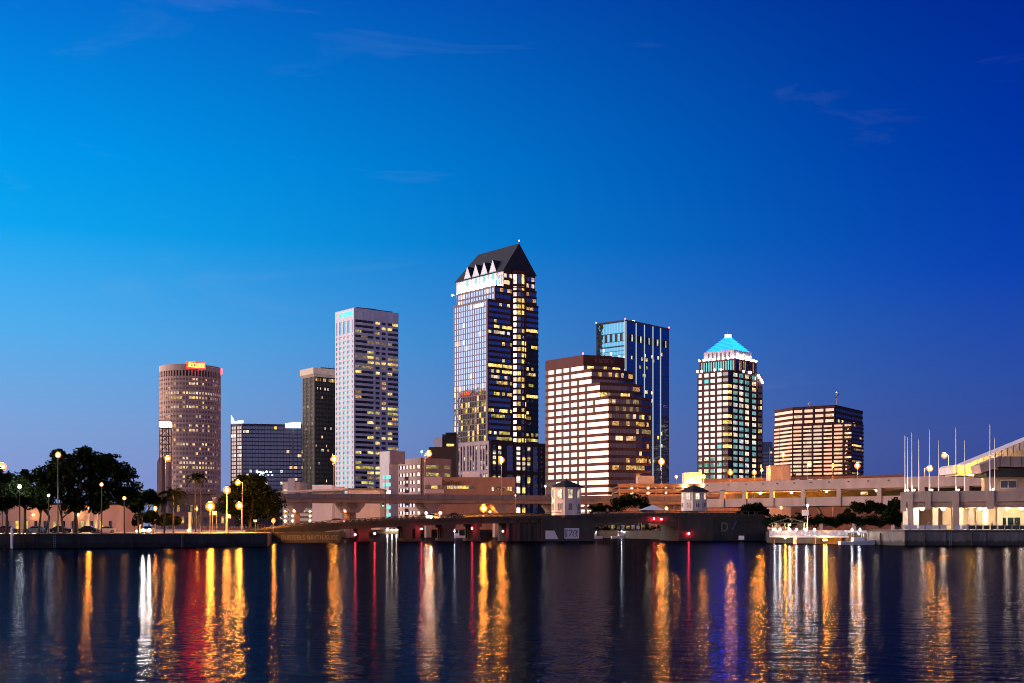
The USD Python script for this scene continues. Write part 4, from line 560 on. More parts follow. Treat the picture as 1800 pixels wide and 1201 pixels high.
part(po, "scrawl", a, "ink_blue", kind="stuff"); a = MB(); a.tri_prism([br.pt(bu(958), Z(948.5, 333), .5), br.pt(bu(981), Z(948.5, 333), .5), br.pt(bu(976), Z(938, 333), .5), br.pt(bu(974), Z(933, 333), .5), br.pt(bu(958), Z(933, 333), .5)], np.r_[br.n * .05, 0]); part(th, "pale_patch", a, "banner")
# lift span, second pier, abutment with the painted letter
a = MB(); u0, u1 = bu(1044), bu(1192); n = 12
for k in range(n): p, q = lerp(u0, u1, k / n), lerp(u0, u1, (k + 1) / n); h = lambda u: 4.6 - 2.2 * math.sin(math.pi * (u - u0) / (u1 - u0)); a.tri_prism([br.pt(p, pz(p) - 1.5, -.3), br.pt(q, pz(q) - 1.5, -.3), br.pt(q, pz(q) - 1.5 - h(q) * .62, -.3), br.pt(p, pz(p) - 1.5 - h(p) * .62, -.3)], np.r_[-br.n * .5, 0])
part(th, "lift_girder", a, "black_wall"); a = MB(); br.box(a, bu(1192), bu(1252), -1.5, 6.4, -BW, .4); br.box(a, bu(1190), bu(1254), -1.5, .5, -BW, 1.0); part(th, "second_pier", a, "concrete_dark"); a = MB(); br.box(a, bu(1252), bu(1350), -1.5, 6.45, -BW, -.4); part(th, "abutment", a, "concrete_dark"); a = MB(); fq = Fc(br.pt(bu(1266), 0, -.4)[:2], br.pt(bu(1280), 0, -.4)[:2]); fq.text(a, "D", .1, Z(934, 342), 2.4, .0, .06); part(th, "lettering", a, "letter_grey"); a = MB(); a.path([br.pt(bu(1288), Z(931, 342), -.36), br.pt(bu(1292), Z(924, 342), -.36), br.pt(bu(1295), Z(914, 342), -.36)], .3, 5); part(th, "blue_mark", a, "ink_blue")
def bridge_tower(label, c, r, zb, ze, zt, rot):
    th = thing("bridge_tower", label, "bridge tower", (*c, zb), group=None); oc = lambda r: [c + r * np.array([math.cos(k), math.sin(k)]) for k in np.arange(8) * math.pi / 4 + math.pi / 8 + rot]
    a = MB(); a.prism(oc(r), zb, ze); part(th, "wall", a, "concrete_pale"); a = MB(); p = oc(r * 1.16); n = 8; a.prism(p, ze - .05, ze + .3); v = [(*x, ze + .3) for x in p] + [(*c, zt)]; a.add(v, [[i, (i + 1) % n, n] for i in range(n)]); part(th, "roof", a, "roofing"); a = MB(); a.tube((*c, zt - .1), (*c, zt + .5), .22, .08); part(th, "finial", a, "roofing")
    q = oc(r); hh = ze - zb
    for i in range(8):
        f = Fc(q[(i + 1) % 8], q[i]) if np.dot(np.array([(q[i] - q[(i + 1) % 8])[1], -(q[i] - q[(i + 1) % 8])[0]]), q[i] - c) > 0 else Fc(q[i], q[(i + 1) % 8])
        if f.n[1] > .2: continue
        for lo, hi, m in ((hh * .60, hh * .92, "lit_white"), (hh * .18, hh * .42, "glass_dark")):
            w2 = f.L * (.2 if m == "lit_white" else .17); a = MB(); f.box(a, f.L / 2 - w2, f.L / 2 + w2, zb + lo, zb + hi, .01, .05); wi = part(th, "window", a, m); a = MB()
            f.box(a, f.L / 2 - w2 - .12, f.L / 2 - w2, zb + lo, zb + hi, 0, .12); f.box(a, f.L / 2 + w2, f.L / 2 + w2 + .12, zb + lo, zb + hi, 0, .12); f.box(a, f.L / 2 - w2 - .15, f.L / 2 + w2 + .15, zb + lo - .15, zb + lo, 0, .2); f.box(a, f.L / 2 - w2 - .12, f.L / 2 + w2 + .12, zb + hi, zb + hi + .12, 0, .13); f.box(a, f.L / 2 - .04, f.L / 2 + .04, zb + lo, zb + hi, .05, .09); part(wi, "frame", a, "concrete_pale")
    return th
bridge_tower("white eight-sided bridge tower standing on the pier with the white poster", cA, 3.95, Z(905.5, 330), Z(855.5, 330), Z(842, 330), .25)
bridge_tower("white eight-sided bridge tower at the far side of the lift span", P2(1220, 372), 3.75, Z(898, 372), Z(865, 372), Z(852.5, 372), .15)
for px, py, u_, lab in ((1148, 912, 0, "left one of the pair of red navigation lamps under the lift span"), (1161, 913, 0, "right one of the pair of red navigation lamps under the lift span"), (1209, 938, 0, "low single red navigation lamp on the second bridge pier"), (829, 929, 0, "red navigation lamp between the two left bridge piers nearest the middle"), (740, 930, 0, "small red navigation lamp on the double bridge pier"), (883, 934, 0, "low red navigation lamp at the left edge of the pier wall"), (658, 938, 0, "red navigation lamp beside the second bridge pier from the left"), (624, 940, 0, "orange red navigation lamp left of the second bridge pier")):
    th = thing("navigation_lamp", lab, "navigation lamp", br.pt(bu(px), 0, .5), group="navigation lamps on the bridge"); q = br.pt(bu(px), Z(py, br.pt(bu(px), 0)[1]), .75); a = MB(); a.ball(q, .24, 2); part(th, "lens", a, "red_lamp"); a = MB(); a.tube(q + (0, .1, .2), q + (0, .75, .2), .08); a.tube(q + (0, 0, .22), q + (0, 0, .34), .3, .2); part(th, "bracket", a, "dark_metal")
th = thing("depth_sign", "small white board on a post in the water before the abutment", "sign", (X(1303, 320), 320, 0)); a = MB(); a.box(X(1298.5, 320), X(1308, 320), 319.9, 320, Z(949, 320), Z(942, 320)); part(th, "board", a, "white_paint"); a = MB(); a.tube((X(1303, 320), 320.1, -1), (X(1303, 320), 320.1, Z(943, 320)), .08); part(th, "post", a, "dark_metal")

# ------------------------------------------------------------------ right viaduct
VA, VB = P2(1238, 428), P2(1800, 352); vf = Fc(VA, VB); vu = lambda px: float(np.dot(hit(VA, vf.u, px) - VA, vf.u)); th = thing("concourse_viaduct", "long pink concrete two-level viaduct with wide dark openings", "viaduct", (*VA, GZ))
zt, z1, z2, z0 = 18.8, 15.9, 13.2, 10.4; a, b, c = MB(), MB(), MB(); vf.box(a, 0, vf.L, z1, zt, -.6, 0); vf.box(a, -.2, vf.L, z1 - .25, z1, -.6, .3); part(th, "upper_band", a, "concrete_tan"); vf.box(b, 0, vf.L, z0, z2, -.6, -.02); part(th, "lower_panel", b, "concrete_tan"); vf.box(c, 0, vf.L, z1 - .6, z1 - .26, -18, -.62); vf.box(c, 0, vf.L, z0, z0 + .5, -18, -.62); part(th, "deck", c, "concrete_tan"); a = MB(); vf.box(a, 0, vf.L, z0 + .5, z1 - .6, -18.4, -18); part(th, "rear_wall", a, "concrete_dark"); cols_ = (1270, 1309, 1357, 1412, 1475, 1546, 1622, 1700)
for px in cols_: u = vu(px); a = MB(); vf.box(a, u - .75, u + .75, z0 - .02, z1 - .26, -.5, .28); part(th, "column", a, "concrete_tan")
for k, px in enumerate((1300, 1434, 1492, 1560)):
    u = vu(px); a = MB(); t = np.linspace(0, math.pi / 2, 7); a.path([vf.pt(u + 2.4 * math.sin(x) - 2.4, z0 - 3.4 + 3.4 * math.cos(x), -3) for x in t], .5, 6); part(th, "arched_bracket", a, "brick_pink"); a = MB(); vf.box(a, u - .2, u + 1.0, -1, z0 - 3.3, -9, -2.6); part(th, "pier", a, "concrete_tan")
a = MB(); u = vu(1508); vf.box(a, u - 1.2, u + 1.2, z2 + .5, z2 + 1.5, -4.1, -4); part(th, "lit_sign", a, "lit_amber"); a = MB()
for px in (1243, 1280, 1312, 1341, 1366, 1396, 1425, 1457, 1491, 1526, 1562): vf.box(a, vu(px) - .25, vu(px) + .25, zt - 1.1, zt - .7, .0, .18)
part(th, "scupper", a, "dark_metal", kind="stuff")
for px, py, s in ((1325, 868, "sodium"), (1380, 865.5, "sodium"), (1442, 864.5, "garage_lamp"), (1258, 872, "sodium"), (1530, 866, "garage_lamp")): a = MB(); q = vf.pt(vu(px), 14.9, -4); a.ball(q, .3, 2); part(th, "ceiling_lamp", a, s)
for px in (1290, 1350): a = MB(); q = vf.pt(vu(px), z0 - .5, -8); a.ball(q, .22, 2); part(th, "under_lamp", a, "garage_lamp")

# ------------------------------------------------------------------ terrace building at the right edge
Y = 285.; TA, TB = P2(1588, Y + 2), P2(1830, Y - 6); tf = Fc(TA, TB); tu = lambda px: float(np.dot(hit(TA, tf.u, px) - TA, tf.u)); th = thing("terrace_building", "pink concrete convention hall with column terrace and cantilevered upper storey", "convention hall", (*TA, 3.2)); ztp, zbb, zb2, zs_ = Z(863.5, Y), Z(882, Y), Z(892, Y), Z(893, Y)
a = MB()
e = [tu(1590)] + [x for p in (1631, 1680, 1741) for x in (tu(p) - .55, tu(p) + .55)] + [tf.L]
for k, (p, q) in enumerate(zip(e[::2], e[1::2])):
    a = MB(); tf.box(a, p + .06, q - .06, zbb, ztp, -.5, .12); part(th, "parapet_panel", a, "concrete_tan"); a = MB(); tf.box(a, p + .3, q - .3, zb2 + .5, zbb - .25, -.7, -.25); part(th, "beam", a, "concrete_tan")
a = MB(); tf.box(a, 0, tf.L, zb2, zbb, -22, -.72); part(th, "terrace_slab", a, "concrete_tan"); a = MB(); tf.box(a, -.6, .6, zb2 - .9, ztp - .2, -1.2, .1); part(th, "corner_block", a, "concrete_tan")
for px, w_, zl in ((1600, .55, 3.2), (1631, .62, zb2 - .4), (1680, .68, 3.2), (1741, .75, zb2 - .4)): u = tu(px); a = MB(); tf.box(a, u - w_, u + w_, zl, ztp + .05, -.6, .45); part(th, "column", a, "concrete_tan")
for px, d in ((1593, -5), (1612, -5), (1648, -9), (1692, -6), (1712, -8), (1736, -5), (1765, -9)): u = tu(px); a = MB(); tf.box(a, u - .6, u + .6, 3.2, zb2, d - .8, d); part(th, "inner_column", a, "concrete_pale")
a = MB(); tf.box(a, tu(1662), tu(1678), 3.2, zb2 - .0, -12, -11.5); tf.box(a, tu(1700), tu(1722), 3.2, zb2, -12, -11.5); tf.box(a, tu(1722), tf.L, 3.2, zb2, -10.2, -10); part(th, "rear_wall", a, "cream"); a = MB(); tf.box(a, 0, tf.L, 3.2, zb2, -22, -21.6); part(th, "back_wall", a, "brick_pink"); a = MB()
for px in (1766, 1780, 1792): a = MB(); u = tu(px); tf.box(a, u, u + 1.25, 3.25, 6.0, -9.98, -9.85); part(th, "door", a, "glass_teal")
for px in (1622, 1659, 1724, 1773, 1798):
    u = tu(px); a = MB(); a.ball(tf.pt(u, zb2 - .38, -2.8), .38, 2, (1, 1, .6)); part(th, "ceiling_lamp", a, "halogen")
# upper storey
uf = Fc(tf.pt(tu(1737), 0, -9)[:2], tf.pt(tf.L + 3, 0, -9)[:2]); a = MB(); Yu = uf.A[1]; uf.box(a, 0, uf.L, ztp - 1, Z(838, Yu), -8, 0); part(th, "upper_wall", a, "concrete_tan"); W_ = Wins(th, 20, "upper_window"); q = lambda px: float(np.dot(hit(uf.A, uf.u, px) - uf.A, uf.u)); a = MB()
for p0, p1 in ((1759, 1771), (1773, 1786)): uf.box(a, q(p0) - .15, q(p1) + .15, Z(859, Yu), Z(843, Yu), .0, .14); W_.put(uf, [(q(p0), q(p1))], [(Z(858, Yu), Z(846, Yu))], lambda i, j: "glass_dark", (.14, .2))
part(th, "window_surround", a, "concrete_pale", kind="stuff"); W_.done(); a = MB(); yv = Yu - 5
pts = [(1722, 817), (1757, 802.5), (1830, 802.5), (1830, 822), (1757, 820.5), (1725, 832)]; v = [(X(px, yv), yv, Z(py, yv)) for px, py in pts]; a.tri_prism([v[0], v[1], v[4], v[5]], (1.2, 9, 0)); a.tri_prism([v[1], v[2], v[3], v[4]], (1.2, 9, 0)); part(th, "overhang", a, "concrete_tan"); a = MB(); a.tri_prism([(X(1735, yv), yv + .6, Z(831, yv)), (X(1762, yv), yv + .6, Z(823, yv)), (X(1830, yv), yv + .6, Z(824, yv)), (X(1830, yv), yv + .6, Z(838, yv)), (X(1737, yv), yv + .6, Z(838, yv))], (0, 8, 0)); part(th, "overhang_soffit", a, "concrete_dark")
yr = Yu + 14; a = MB(); w_ = [(X(px, yr), yr, Z(py, yr)) for px, py in ((1674, 821), (1680, 817), (1697, 817), (1830, 763), (1830, 778), (1699, 829), (1676, 833))]; a.tri_prism([w_[0], w_[1], w_[6]], (0, 10, 0)); a.tri_prism([w_[1], w_[2], w_[5], w_[6]], (0, 10, 0)); a.tri_prism([w_[2], w_[3], w_[4], w_[5]], (0, 10, 0)); part(th, "sloping_roof_edge", a, "concrete_pale")
for t in np.linspace(.06, .95, 12): p, q_ = w_[2] if False else np.array(w_[2]) * (1 - t) + np.array(w_[3]) * t, np.array(w_[5]) * (1 - t) + np.array(w_[4]) * t; a = MB(); a.frame(q_ + (0, -.06, 0), (.09, 0, 0), (0, .05, 0), (0, 0, p[2] - q_[2])); part(th, "roof_joint", a, "concrete_dark")
for px in (1740, 1757.2, 1776, 1795): yy = yv; a = MB(); x = X(px, yv); b_ = Z(820.5 if px > 1757 else 826, yv); a.frame((x, yv - .05, b_), (.08, 0, 0), (0, .04, 0), (0, 0, Z(802.6 if px > 1757 else 810, yv) - b_)); part(th, "overhang_joint", a, "concrete_dark")
a = MB(); a.tri_prism([(X(1684, yr), yr + 1, Z(832, yr)), (X(1830, yr), yr + 1, Z(780, yr)), (X(1830, yr), yr + 1, Z(836, yr)), (X(1684, yr), yr + 1, Z(836, yr))], (0, 8, 0)); part(th, "recessed_wall", a, "cream"); a = MB()
for px in (1690, 1715): a.box(X(px, yr), X(px + 10, yr), yr - 4.6, yr - 4.3, Z(837, yr), Z(836, yr))
part(th, "floodlight", a, "yellow_flood", kind="stuff")
fp = [(1591, 766, .2), (1596, 769, -2.5), (1603, 761, .2), (1617, 772, -6), (1634, 756, .2), (1652.5, 775, -6), (1680.5, 752, .2), (1698, 774, -4), (1740.5, 747, .2), (1751.5, 770, -4)]
names = ["front flagpole at the left corner of the terrace roof", "shorter rear flagpole second from the left on the terrace roof", "third flagpole from the left, tall, on the terrace roof", "faint rear flagpole left of the second terrace column", "tall front flagpole above the second terrace column", "rear flagpole beside the orange lamp behind the terrace roof", "tall front flagpole above the third terrace column", "rear flagpole before the yellow lit roof tip", "tallest flagpole above the fourth terrace column", "short flagpole rightmost on the terrace roof"]
for (px, py, d), nm in zip(fp, names):
    q = tf.pt(tu(px), ztp - .3 if d > 0 else zbb, -.2 + d if d < 0 else -.25); yq = q[1]; zq = Z(py, yq); t2 = thing("flagpole", nm, "flagpole", q, group="flagpoles on the terrace roof"); a = MB(); a.tube(q, (q[0], q[1], zq), .17, .08); part(t2, "pole", a, "pole_white"); a = MB(); a.ball((q[0], q[1], zq), .14, 1); part(t2, "finial", a, "steel"); a = MB(); a.tube(q, q + (0, 0, .35), .35, .25); part(t2, "base", a, "concrete_pale")
    a = MB(); a.ball(q + (.5, -.35, .55), .09, 1); part(t2, "uplight", a, "uplight")
pf = MB(); pf.prism([P2(1530, 270), P2(1590, 261), P2(1830, 258.5), P2(1830, 300), P2(1588, 300)], GZ, 3.2); solo("promenade", "raised paved promenade in front of the column terrace", "promenade", pf, "paving", kind="structure")
RA_, RB_ = P2(1588, 262.4), P2(1830, 259.6); rf = Fc(RA_, RB_); th = thing("promenade_railing", "pale panelled railing along the promenade edge", "railing", (*RA_, 3.2)); a = MB(); rf.box(a, 0, rf.L, 4.2, 4.28, -.05, .05); part(th, "top_rail", a, "steel")
for k in range(19):
    u = k * rf.L / 19; a = MB(); rf.box(a, u, u + .1, 3.2, 4.2, -.05, .05); part(th, "post", a, "steel")
    if k != 6: a = MB(); rf.box(a, u + .2, u + rf.L / 19 - .1, 3.35, 4.15, -.02, .02); part(th, "panel", a, "banner" if k < 9 else "concrete_dark")
# ------------------------------------------------------------------ street lamps
def street_lamp(label, px, py, Y, kind="sodium", r=.34, side=1, arm=1.2, base=GZ, double=False, group="street lamps", pole="pole_tan", cat="street lamp", th_=.11):
    r = r * (1.3 if "sodium" in kind else 1.); x, z = X(px, Y), Z(py, Y); bx = x + side * arm; t = thing("street_lamp", label, cat, (bx, Y, base), group=group); a = MB(); a.tube((bx, Y, base), (bx, Y, z + .15), th_ * 1.3, th_ * .8); a.tube((bx, Y, base), (bx, Y, base + .5), th_ * 2, th_ * 1.6); part(t, "pole", a, pole)
    for s in ((-1, 1) if double else (-1,)):
        xx = bx + s * side * arm
        if arm: a = MB(); a.path([(bx, Y, z + .1), ((bx + xx) / 2, Y, z + .42), (xx, Y, z + r * 1.7 + .1)], .06, 5); part(t, "arm", a, pole)
        a = MB(); a.ball((xx, Y, z + r * 1.7), r * .8, 1, (1, 1, .35)); part(t, "hood", a, "dark_metal"); a = MB(); a.ball((xx, Y, z), r * (.72 if "sodium" in kind else 1), 2, (1, 1, .9)); lp = part(t, "lamp", a, kind); a = MB(); a.ball((xx, Y, z), r * 1.6, 3); part(lp, "globe", a, "amber_halo" if kind in ("sodium", "sodium_far", "park_lamp") else "white_halo", smooth=True)  # the outer ball is an added glow shell imitating the lamp halo
    return t
LAMPS = [("tall orange street lamp with signs on its pole, middle of the plaza", 399, 862, 278, "sodium", .42, 0, 0), ("orange street lamp farthest up behind the tallest plaza lamp", 418, 849, 330, "sodium", .38, 1, 1.2), ("low orange lamp on the right of the plaza before the round dark tree", 420.5, 889.5, 284, "sodium", .42, 1, .6), ("brightest low lamp in the middle of the plaza, left of the tall one", 369.5, 890.5, 272, "sodium", .5, 0, 0),
    ("dim orange lamp on the plaza between the palms and the brightest lamp", 345, 895, 320, "sodium", .22, 0, 0), ("tall lamp in front of the lattice stair tower", 295, 806, 420, "sodium", .5, -1, .8), ("orange lamp in front of the black tower and white tower", 587, 807, 440, "sodium", .55, 0, 0), ("orange lamp in front of the dark brown block", 754, 798, 455, "sodium", .55, -1, 1.5), ("orange lamp before the podium of the gabled tower", 881.5, 809, 450, "sodium_far", .55, 0, 0), ("orange lamp on a tall pole right of the terraced brown building", 1163, 812, 470, "sodium_far", .6, 0, 0),
    ("orange lamp at the left side of the brown ribbed block", 1376.5, 800, 520, "sodium", .5, 0, 0), ("orange lamp before the left half of the brown ribbed block", 1423, 816, 520, "sodium", .5, -1, .9), ("orange lamp at low middle of the brown ribbed block", 1464, 819, 520, "sodium", .4, 0, 0), ("bright orange lamp at the right corner of the brown ribbed block", 1507, 819, 520, "sodium_far", .6, 0, 0), ("bright orange lamp behind the left flagpoles", 1634.5, 824, 420, "sodium_far", .5, -1, 1.7), ("higher orange lamp behind the middle flagpoles", 1660, 801, 430, "sodium", .5, 1, 1.4),
    ("orange lamp at the foot of the pyramid tower, left", 1237, 838, 560, "sodium", .5, 0, 0), ("orange lamp at the foot of the pyramid tower, centre", 1284, 831, 560, "sodium", .6, 0, 0), ("orange lamp at the foot of the pyramid tower, right", 1326, 831, 560, "sodium", .55, 0, 0), ("orange lamp just right of the pyramid tower foot", 1339, 827, 600, "sodium", .4, 0, 0), ("small far orange lamp beside the blue tower", 1189, 838, 700, "sodium", .4, 0, 0),
    ("orange lamp at the far left edge above the trees", 4, 821, 300, "sodium", .5, 0, 0), ("orange lamp showing at the top left of the big oak", 102, 800, 244, "park_lamp", .36, 0, 0), ("white park lamp low in the leftmost trees", 34.5, 856, 243, "cool_lamp", .26, 0, 0), ("small white park lamp inside the big oak crown", 85.5, 871, 242, "cool_lamp", .16, 0, 0), ("peach park lamp in the right half of the big oak crown", 178.5, 852, 241, "park_lamp", .22, 0, 0), ("peach park lamp low at the right edge of the big oak crown", 218.5, 876, 241, "park_lamp", .22, 0, 0), ("orange park lamp behind the oak trunk to the right", 155, 893, 300, "sodium", .3, 0, 0), ("orange park lamp near the two palms on the left of the plaza", 273, 894, 300, "sodium", .26, 0, 0),
    ("big orange lamp standing on the bridge roadway", 850, 894, 337, "sodium", .5, 0, 0), ("small orange lamp under the elevated road at its left end", 481, 915.5, 330, "sodium", .26, 0, 0), ("white lamp on the roof edge of the low pink bank building", 906, 871, 420, "halogen", .14, 0, 0), ("blue white roof lamp above the parking building", 741, 794, 652, "cool_lamp", .3, 0, 0), ("white lamp at the foot of the terraced brown building", 958.5, 855, 500, "halogen", .3, 0, 0), ("white lamp under the trees beside the second bridge tower", 1171.5, 894, 400, "garage_lamp", .3, 0, 0)]
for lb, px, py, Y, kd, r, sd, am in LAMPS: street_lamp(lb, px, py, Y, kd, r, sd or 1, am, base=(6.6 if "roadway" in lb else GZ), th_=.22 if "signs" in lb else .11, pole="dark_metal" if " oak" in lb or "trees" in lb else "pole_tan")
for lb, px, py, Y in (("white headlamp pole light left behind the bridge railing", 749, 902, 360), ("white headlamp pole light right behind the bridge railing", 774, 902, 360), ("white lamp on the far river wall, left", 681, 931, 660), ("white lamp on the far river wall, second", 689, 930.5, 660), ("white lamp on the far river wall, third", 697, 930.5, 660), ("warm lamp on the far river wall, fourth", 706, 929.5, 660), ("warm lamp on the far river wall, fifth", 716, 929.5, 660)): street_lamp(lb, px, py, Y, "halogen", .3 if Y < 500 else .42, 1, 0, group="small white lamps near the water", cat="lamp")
th = thing("traffic_light", "traffic light with a green lamp hanging before the elevated road", "traffic light", (X(675, 380), 380, GZ)); a = MB(); a.tube((X(677, 380), 380, GZ), (X(677, 380), 380, Z(836, 380)), .14, .08); part(th, "pole", a, "dark_metal"); a = MB(); a.box(X(672, 380), X(675, 380), 379.7, 380, Z(892, 380), Z(884, 380)); part(th, "housing", a, "dark_metal"); a = MB(); a.ball((X(673.4, 380), 379.65, Z(889, 380)), .2, 1); part(th, "green_lens", a, "green_lamp")
for px, lb in ((1270, "thin lattice signal mast right of the second bridge tower"), (1324, "thin lattice signal mast before the viaduct openings")):
    Y = 385.; t = thing("signal_mast", lb, "mast", (X(px, Y), Y, GZ)); a = MB(); zt = Z(846 if px < 1300 else 848, Y)
    for dx in (-.3, .3): a.tube((X(px, Y) + dx, Y, GZ), (X(px, Y) + dx, Y, zt), .05)
    for k in range(12): z = GZ + (zt - GZ) * k / 12; a.tube((X(px, Y) - .3, Y, z), (X(px, Y) + .3, Y, z + (zt - GZ) / 12), .03)
    part(t, "lattice", a, "steel"); a = MB(); a.box(X(px, Y) - .8, X(px, Y) + .8, Y - .1, Y, zt - 3, zt - 2.7); part(t, "crossarm", a, "steel")
# ------------------------------------------------------------------ trees
def crown(lobes, n, size, seed, flat=.8):
    r = np.random.default_rng(seed); vol = np.array([l[3] ** 2 for l in lobes]); V, Fx = [], []; pick = r.choice(len(lobes), n, p=vol / vol.sum()); d = r.normal(size=(n, 3)); d /= np.linalg.norm(d, axis=1)[:, None]
    L = np.array(lobes); c = L[pick, :3]; rad = L[pick, 3] * (r.random(n) ** .38); bump = 1 + .32 * (meshkit.noise(d * 2.3 + c * .7, seed) - .5) * 2
    p = c + d * (rad * bump)[:, None] * np.array([1, .9, flat]); clump = meshkit.noise(p * .75, seed + 3); p = p[clump > .39]; n = len(p)
    a = r.normal(size=(n, 3)); a /= np.linalg.norm(a, axis=1)[:, None]; b = np.cross(a, r.normal(size=(n, 3))); b /= np.linalg.norm(b, axis=1)[:, None]; s = size * (.6 + .8 * r.random(n))[:, None]
    V = np.stack([p + a * s, p + b * s * .55, p - a * s, p - b * s * .55], 1).reshape(-1, 3); i = np.arange(n)[:, None] * 4; return MB().add(V, np.hstack([i, i + 1, i + 2, i + 3]))
def tree(label, trunks, lobes_px, Y, n, size, seed, mat_="leaf", cat="tree", depth=1., base=GZ, group=None):
    k = FOC / Y; r = random.Random(seed); lobes = [(X(px, Y) + 0, Y + r.uniform(-.5, .5) * pr / k * depth, Z(py, Y), pr / k) for px, py, pr in lobes_px]; th = thing("oak_tree" if cat == "tree" else "shrub", label, cat, (X(trunks[0][0], Y) if trunks else lobes[0][0], Y, base), group=group)
    part(th, "crown", crown(lobes, n, size, seed), mat_)
    for px, w_, lean in trunks:
        a = MB(); x = X(px, Y); p0 = np.array([x, Y, base - .2]); top = min(lobes, key=lambda l: abs(l[0] - x) + .3 * l[2]); p1 = np.array([x + lean * .4, Y, base + (top[2] - base) * .5]); a.tube(p0, p0 + (0, 0, .5), w_ * 1.5, w_); a.tube(p0 + (0, 0, .5), p1, w_, w_ * .75)
        for l in sorted(lobes, key=lambda l: abs(l[0] - x))[:4]: m = (p1 + np.array(l[:3])) / 2 + (0, 0, -.4); a.tube(p1, m, w_ * .55, w_ * .35); a.tube(m, l[:3], w_ * .35, w_ * .12)
        part(th, "trunk", a, "bark")
    return th
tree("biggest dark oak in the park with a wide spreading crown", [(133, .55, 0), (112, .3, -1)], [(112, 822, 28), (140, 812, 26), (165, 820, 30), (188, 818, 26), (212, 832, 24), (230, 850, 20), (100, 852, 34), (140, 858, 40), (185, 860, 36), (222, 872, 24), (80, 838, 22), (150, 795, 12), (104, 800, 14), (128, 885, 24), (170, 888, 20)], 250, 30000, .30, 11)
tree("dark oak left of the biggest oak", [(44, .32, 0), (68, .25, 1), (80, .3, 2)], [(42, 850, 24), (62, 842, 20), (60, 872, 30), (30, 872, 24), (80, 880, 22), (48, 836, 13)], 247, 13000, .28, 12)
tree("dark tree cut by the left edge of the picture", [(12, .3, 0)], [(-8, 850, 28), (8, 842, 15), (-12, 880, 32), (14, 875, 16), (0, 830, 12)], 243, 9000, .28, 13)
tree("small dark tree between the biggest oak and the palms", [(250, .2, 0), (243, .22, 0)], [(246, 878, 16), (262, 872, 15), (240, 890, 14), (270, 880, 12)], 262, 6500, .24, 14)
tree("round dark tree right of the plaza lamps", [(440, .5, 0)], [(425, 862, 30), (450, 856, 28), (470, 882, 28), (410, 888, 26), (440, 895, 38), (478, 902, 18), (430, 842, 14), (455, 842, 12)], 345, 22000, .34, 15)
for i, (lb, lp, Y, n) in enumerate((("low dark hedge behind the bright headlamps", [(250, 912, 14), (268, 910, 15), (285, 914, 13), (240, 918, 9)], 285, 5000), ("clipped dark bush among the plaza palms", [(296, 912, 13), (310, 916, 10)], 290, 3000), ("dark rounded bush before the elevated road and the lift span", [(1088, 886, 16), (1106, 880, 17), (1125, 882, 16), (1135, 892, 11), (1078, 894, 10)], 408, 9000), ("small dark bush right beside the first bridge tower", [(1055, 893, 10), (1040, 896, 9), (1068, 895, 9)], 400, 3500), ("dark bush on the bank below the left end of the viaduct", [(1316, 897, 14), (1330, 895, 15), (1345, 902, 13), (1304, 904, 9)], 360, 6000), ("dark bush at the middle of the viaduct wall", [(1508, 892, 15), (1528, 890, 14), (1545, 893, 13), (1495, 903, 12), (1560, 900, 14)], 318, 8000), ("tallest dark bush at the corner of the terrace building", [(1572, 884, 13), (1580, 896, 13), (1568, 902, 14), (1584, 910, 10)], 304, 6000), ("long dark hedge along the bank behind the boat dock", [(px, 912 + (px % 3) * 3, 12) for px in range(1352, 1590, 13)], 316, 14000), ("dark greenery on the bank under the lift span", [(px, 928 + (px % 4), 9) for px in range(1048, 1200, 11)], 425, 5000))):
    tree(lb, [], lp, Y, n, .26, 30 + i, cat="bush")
# palms
def palm(label, px, Y, ztop, rad, nf, seed, group="palm trees"):
    th = thing("palm_tree", label, "palm tree", (X(px, Y), Y, GZ), group=group); r = random.Random(seed); x = X(px, Y); a = MB(); lean = r.uniform(-.3, .3); zz = np.linspace(GZ - .2, ztop, 7)
    for k in range(6): a.tube((x + lean * (k / 6) ** 2, Y, zz[k]), (x + lean * ((k + 1) / 6) ** 2, Y, zz[k + 1]), .20 - .01 * k, .19 - .01 * k, 7)
    part(th, "trunk", a, "bark"); c = np.array([x + lean, Y, ztop])
    for k in range(nf):
        az = k * 2.399 + r.uniform(-.2, .2); el = r.uniform(-.5, 1.25); m = MB(); pts = []; ln = rad * r.uniform(.85, 1.1)
        for t in np.linspace(0, 1, 8): e = el - 1.5 * t * t; pts.append(c + np.array([math.cos(az) * math.cos(el) * ln * t, math.sin(az) * math.cos(el) * ln * t, ln * (math.sin(el) * t - .55 * t * t)]))
        s = np.array([-math.sin(az), math.cos(az), 0]); m.path(pts, .03, 4)
        for p, q in zip(pts[1:-1], pts[2:]):
            for sg in (-1, 1):
                for w_ in (0, .5): b0 = p + (q - p) * w_; tip = b0 + s * sg * ln * .24 + (q - p) * .7 + np.array([0, 0, -ln * .12]); m.add([b0, b0 + (q - p) * .3, tip], [[0, 1, 2]])
        part(th, "frond", m, "leaf")
    return th
for lb, px, Y, py, rd, nf in (("tallest dense palm before the round tower", 344, 300, 838, 2.5, 34), ("slim palm just right of the tallest palm", 354, 306, 836, 2.0, 26), ("wide feathery palm left of the tallest palm", 305, 270, 868, 3.9, 38), ("dark trunked palm in front of the headlamp hedge", 289, 262, 880, 2.4, 24), ("palm beside the plaza's left lamp", 262, 290, 872, 2.2, 24), ("left one of three small palms at the terraced building's foot", 1040, 540, 879, 3.2, 20), ("middle one of three small palms at the terraced building's foot", 1053, 545, 882, 3.0, 20), ("right one of three small palms at the terraced building's foot", 1068, 540, 880, 3.2, 20)): palm(lb, px, Y, Z(py, Y), rd, nf, px)

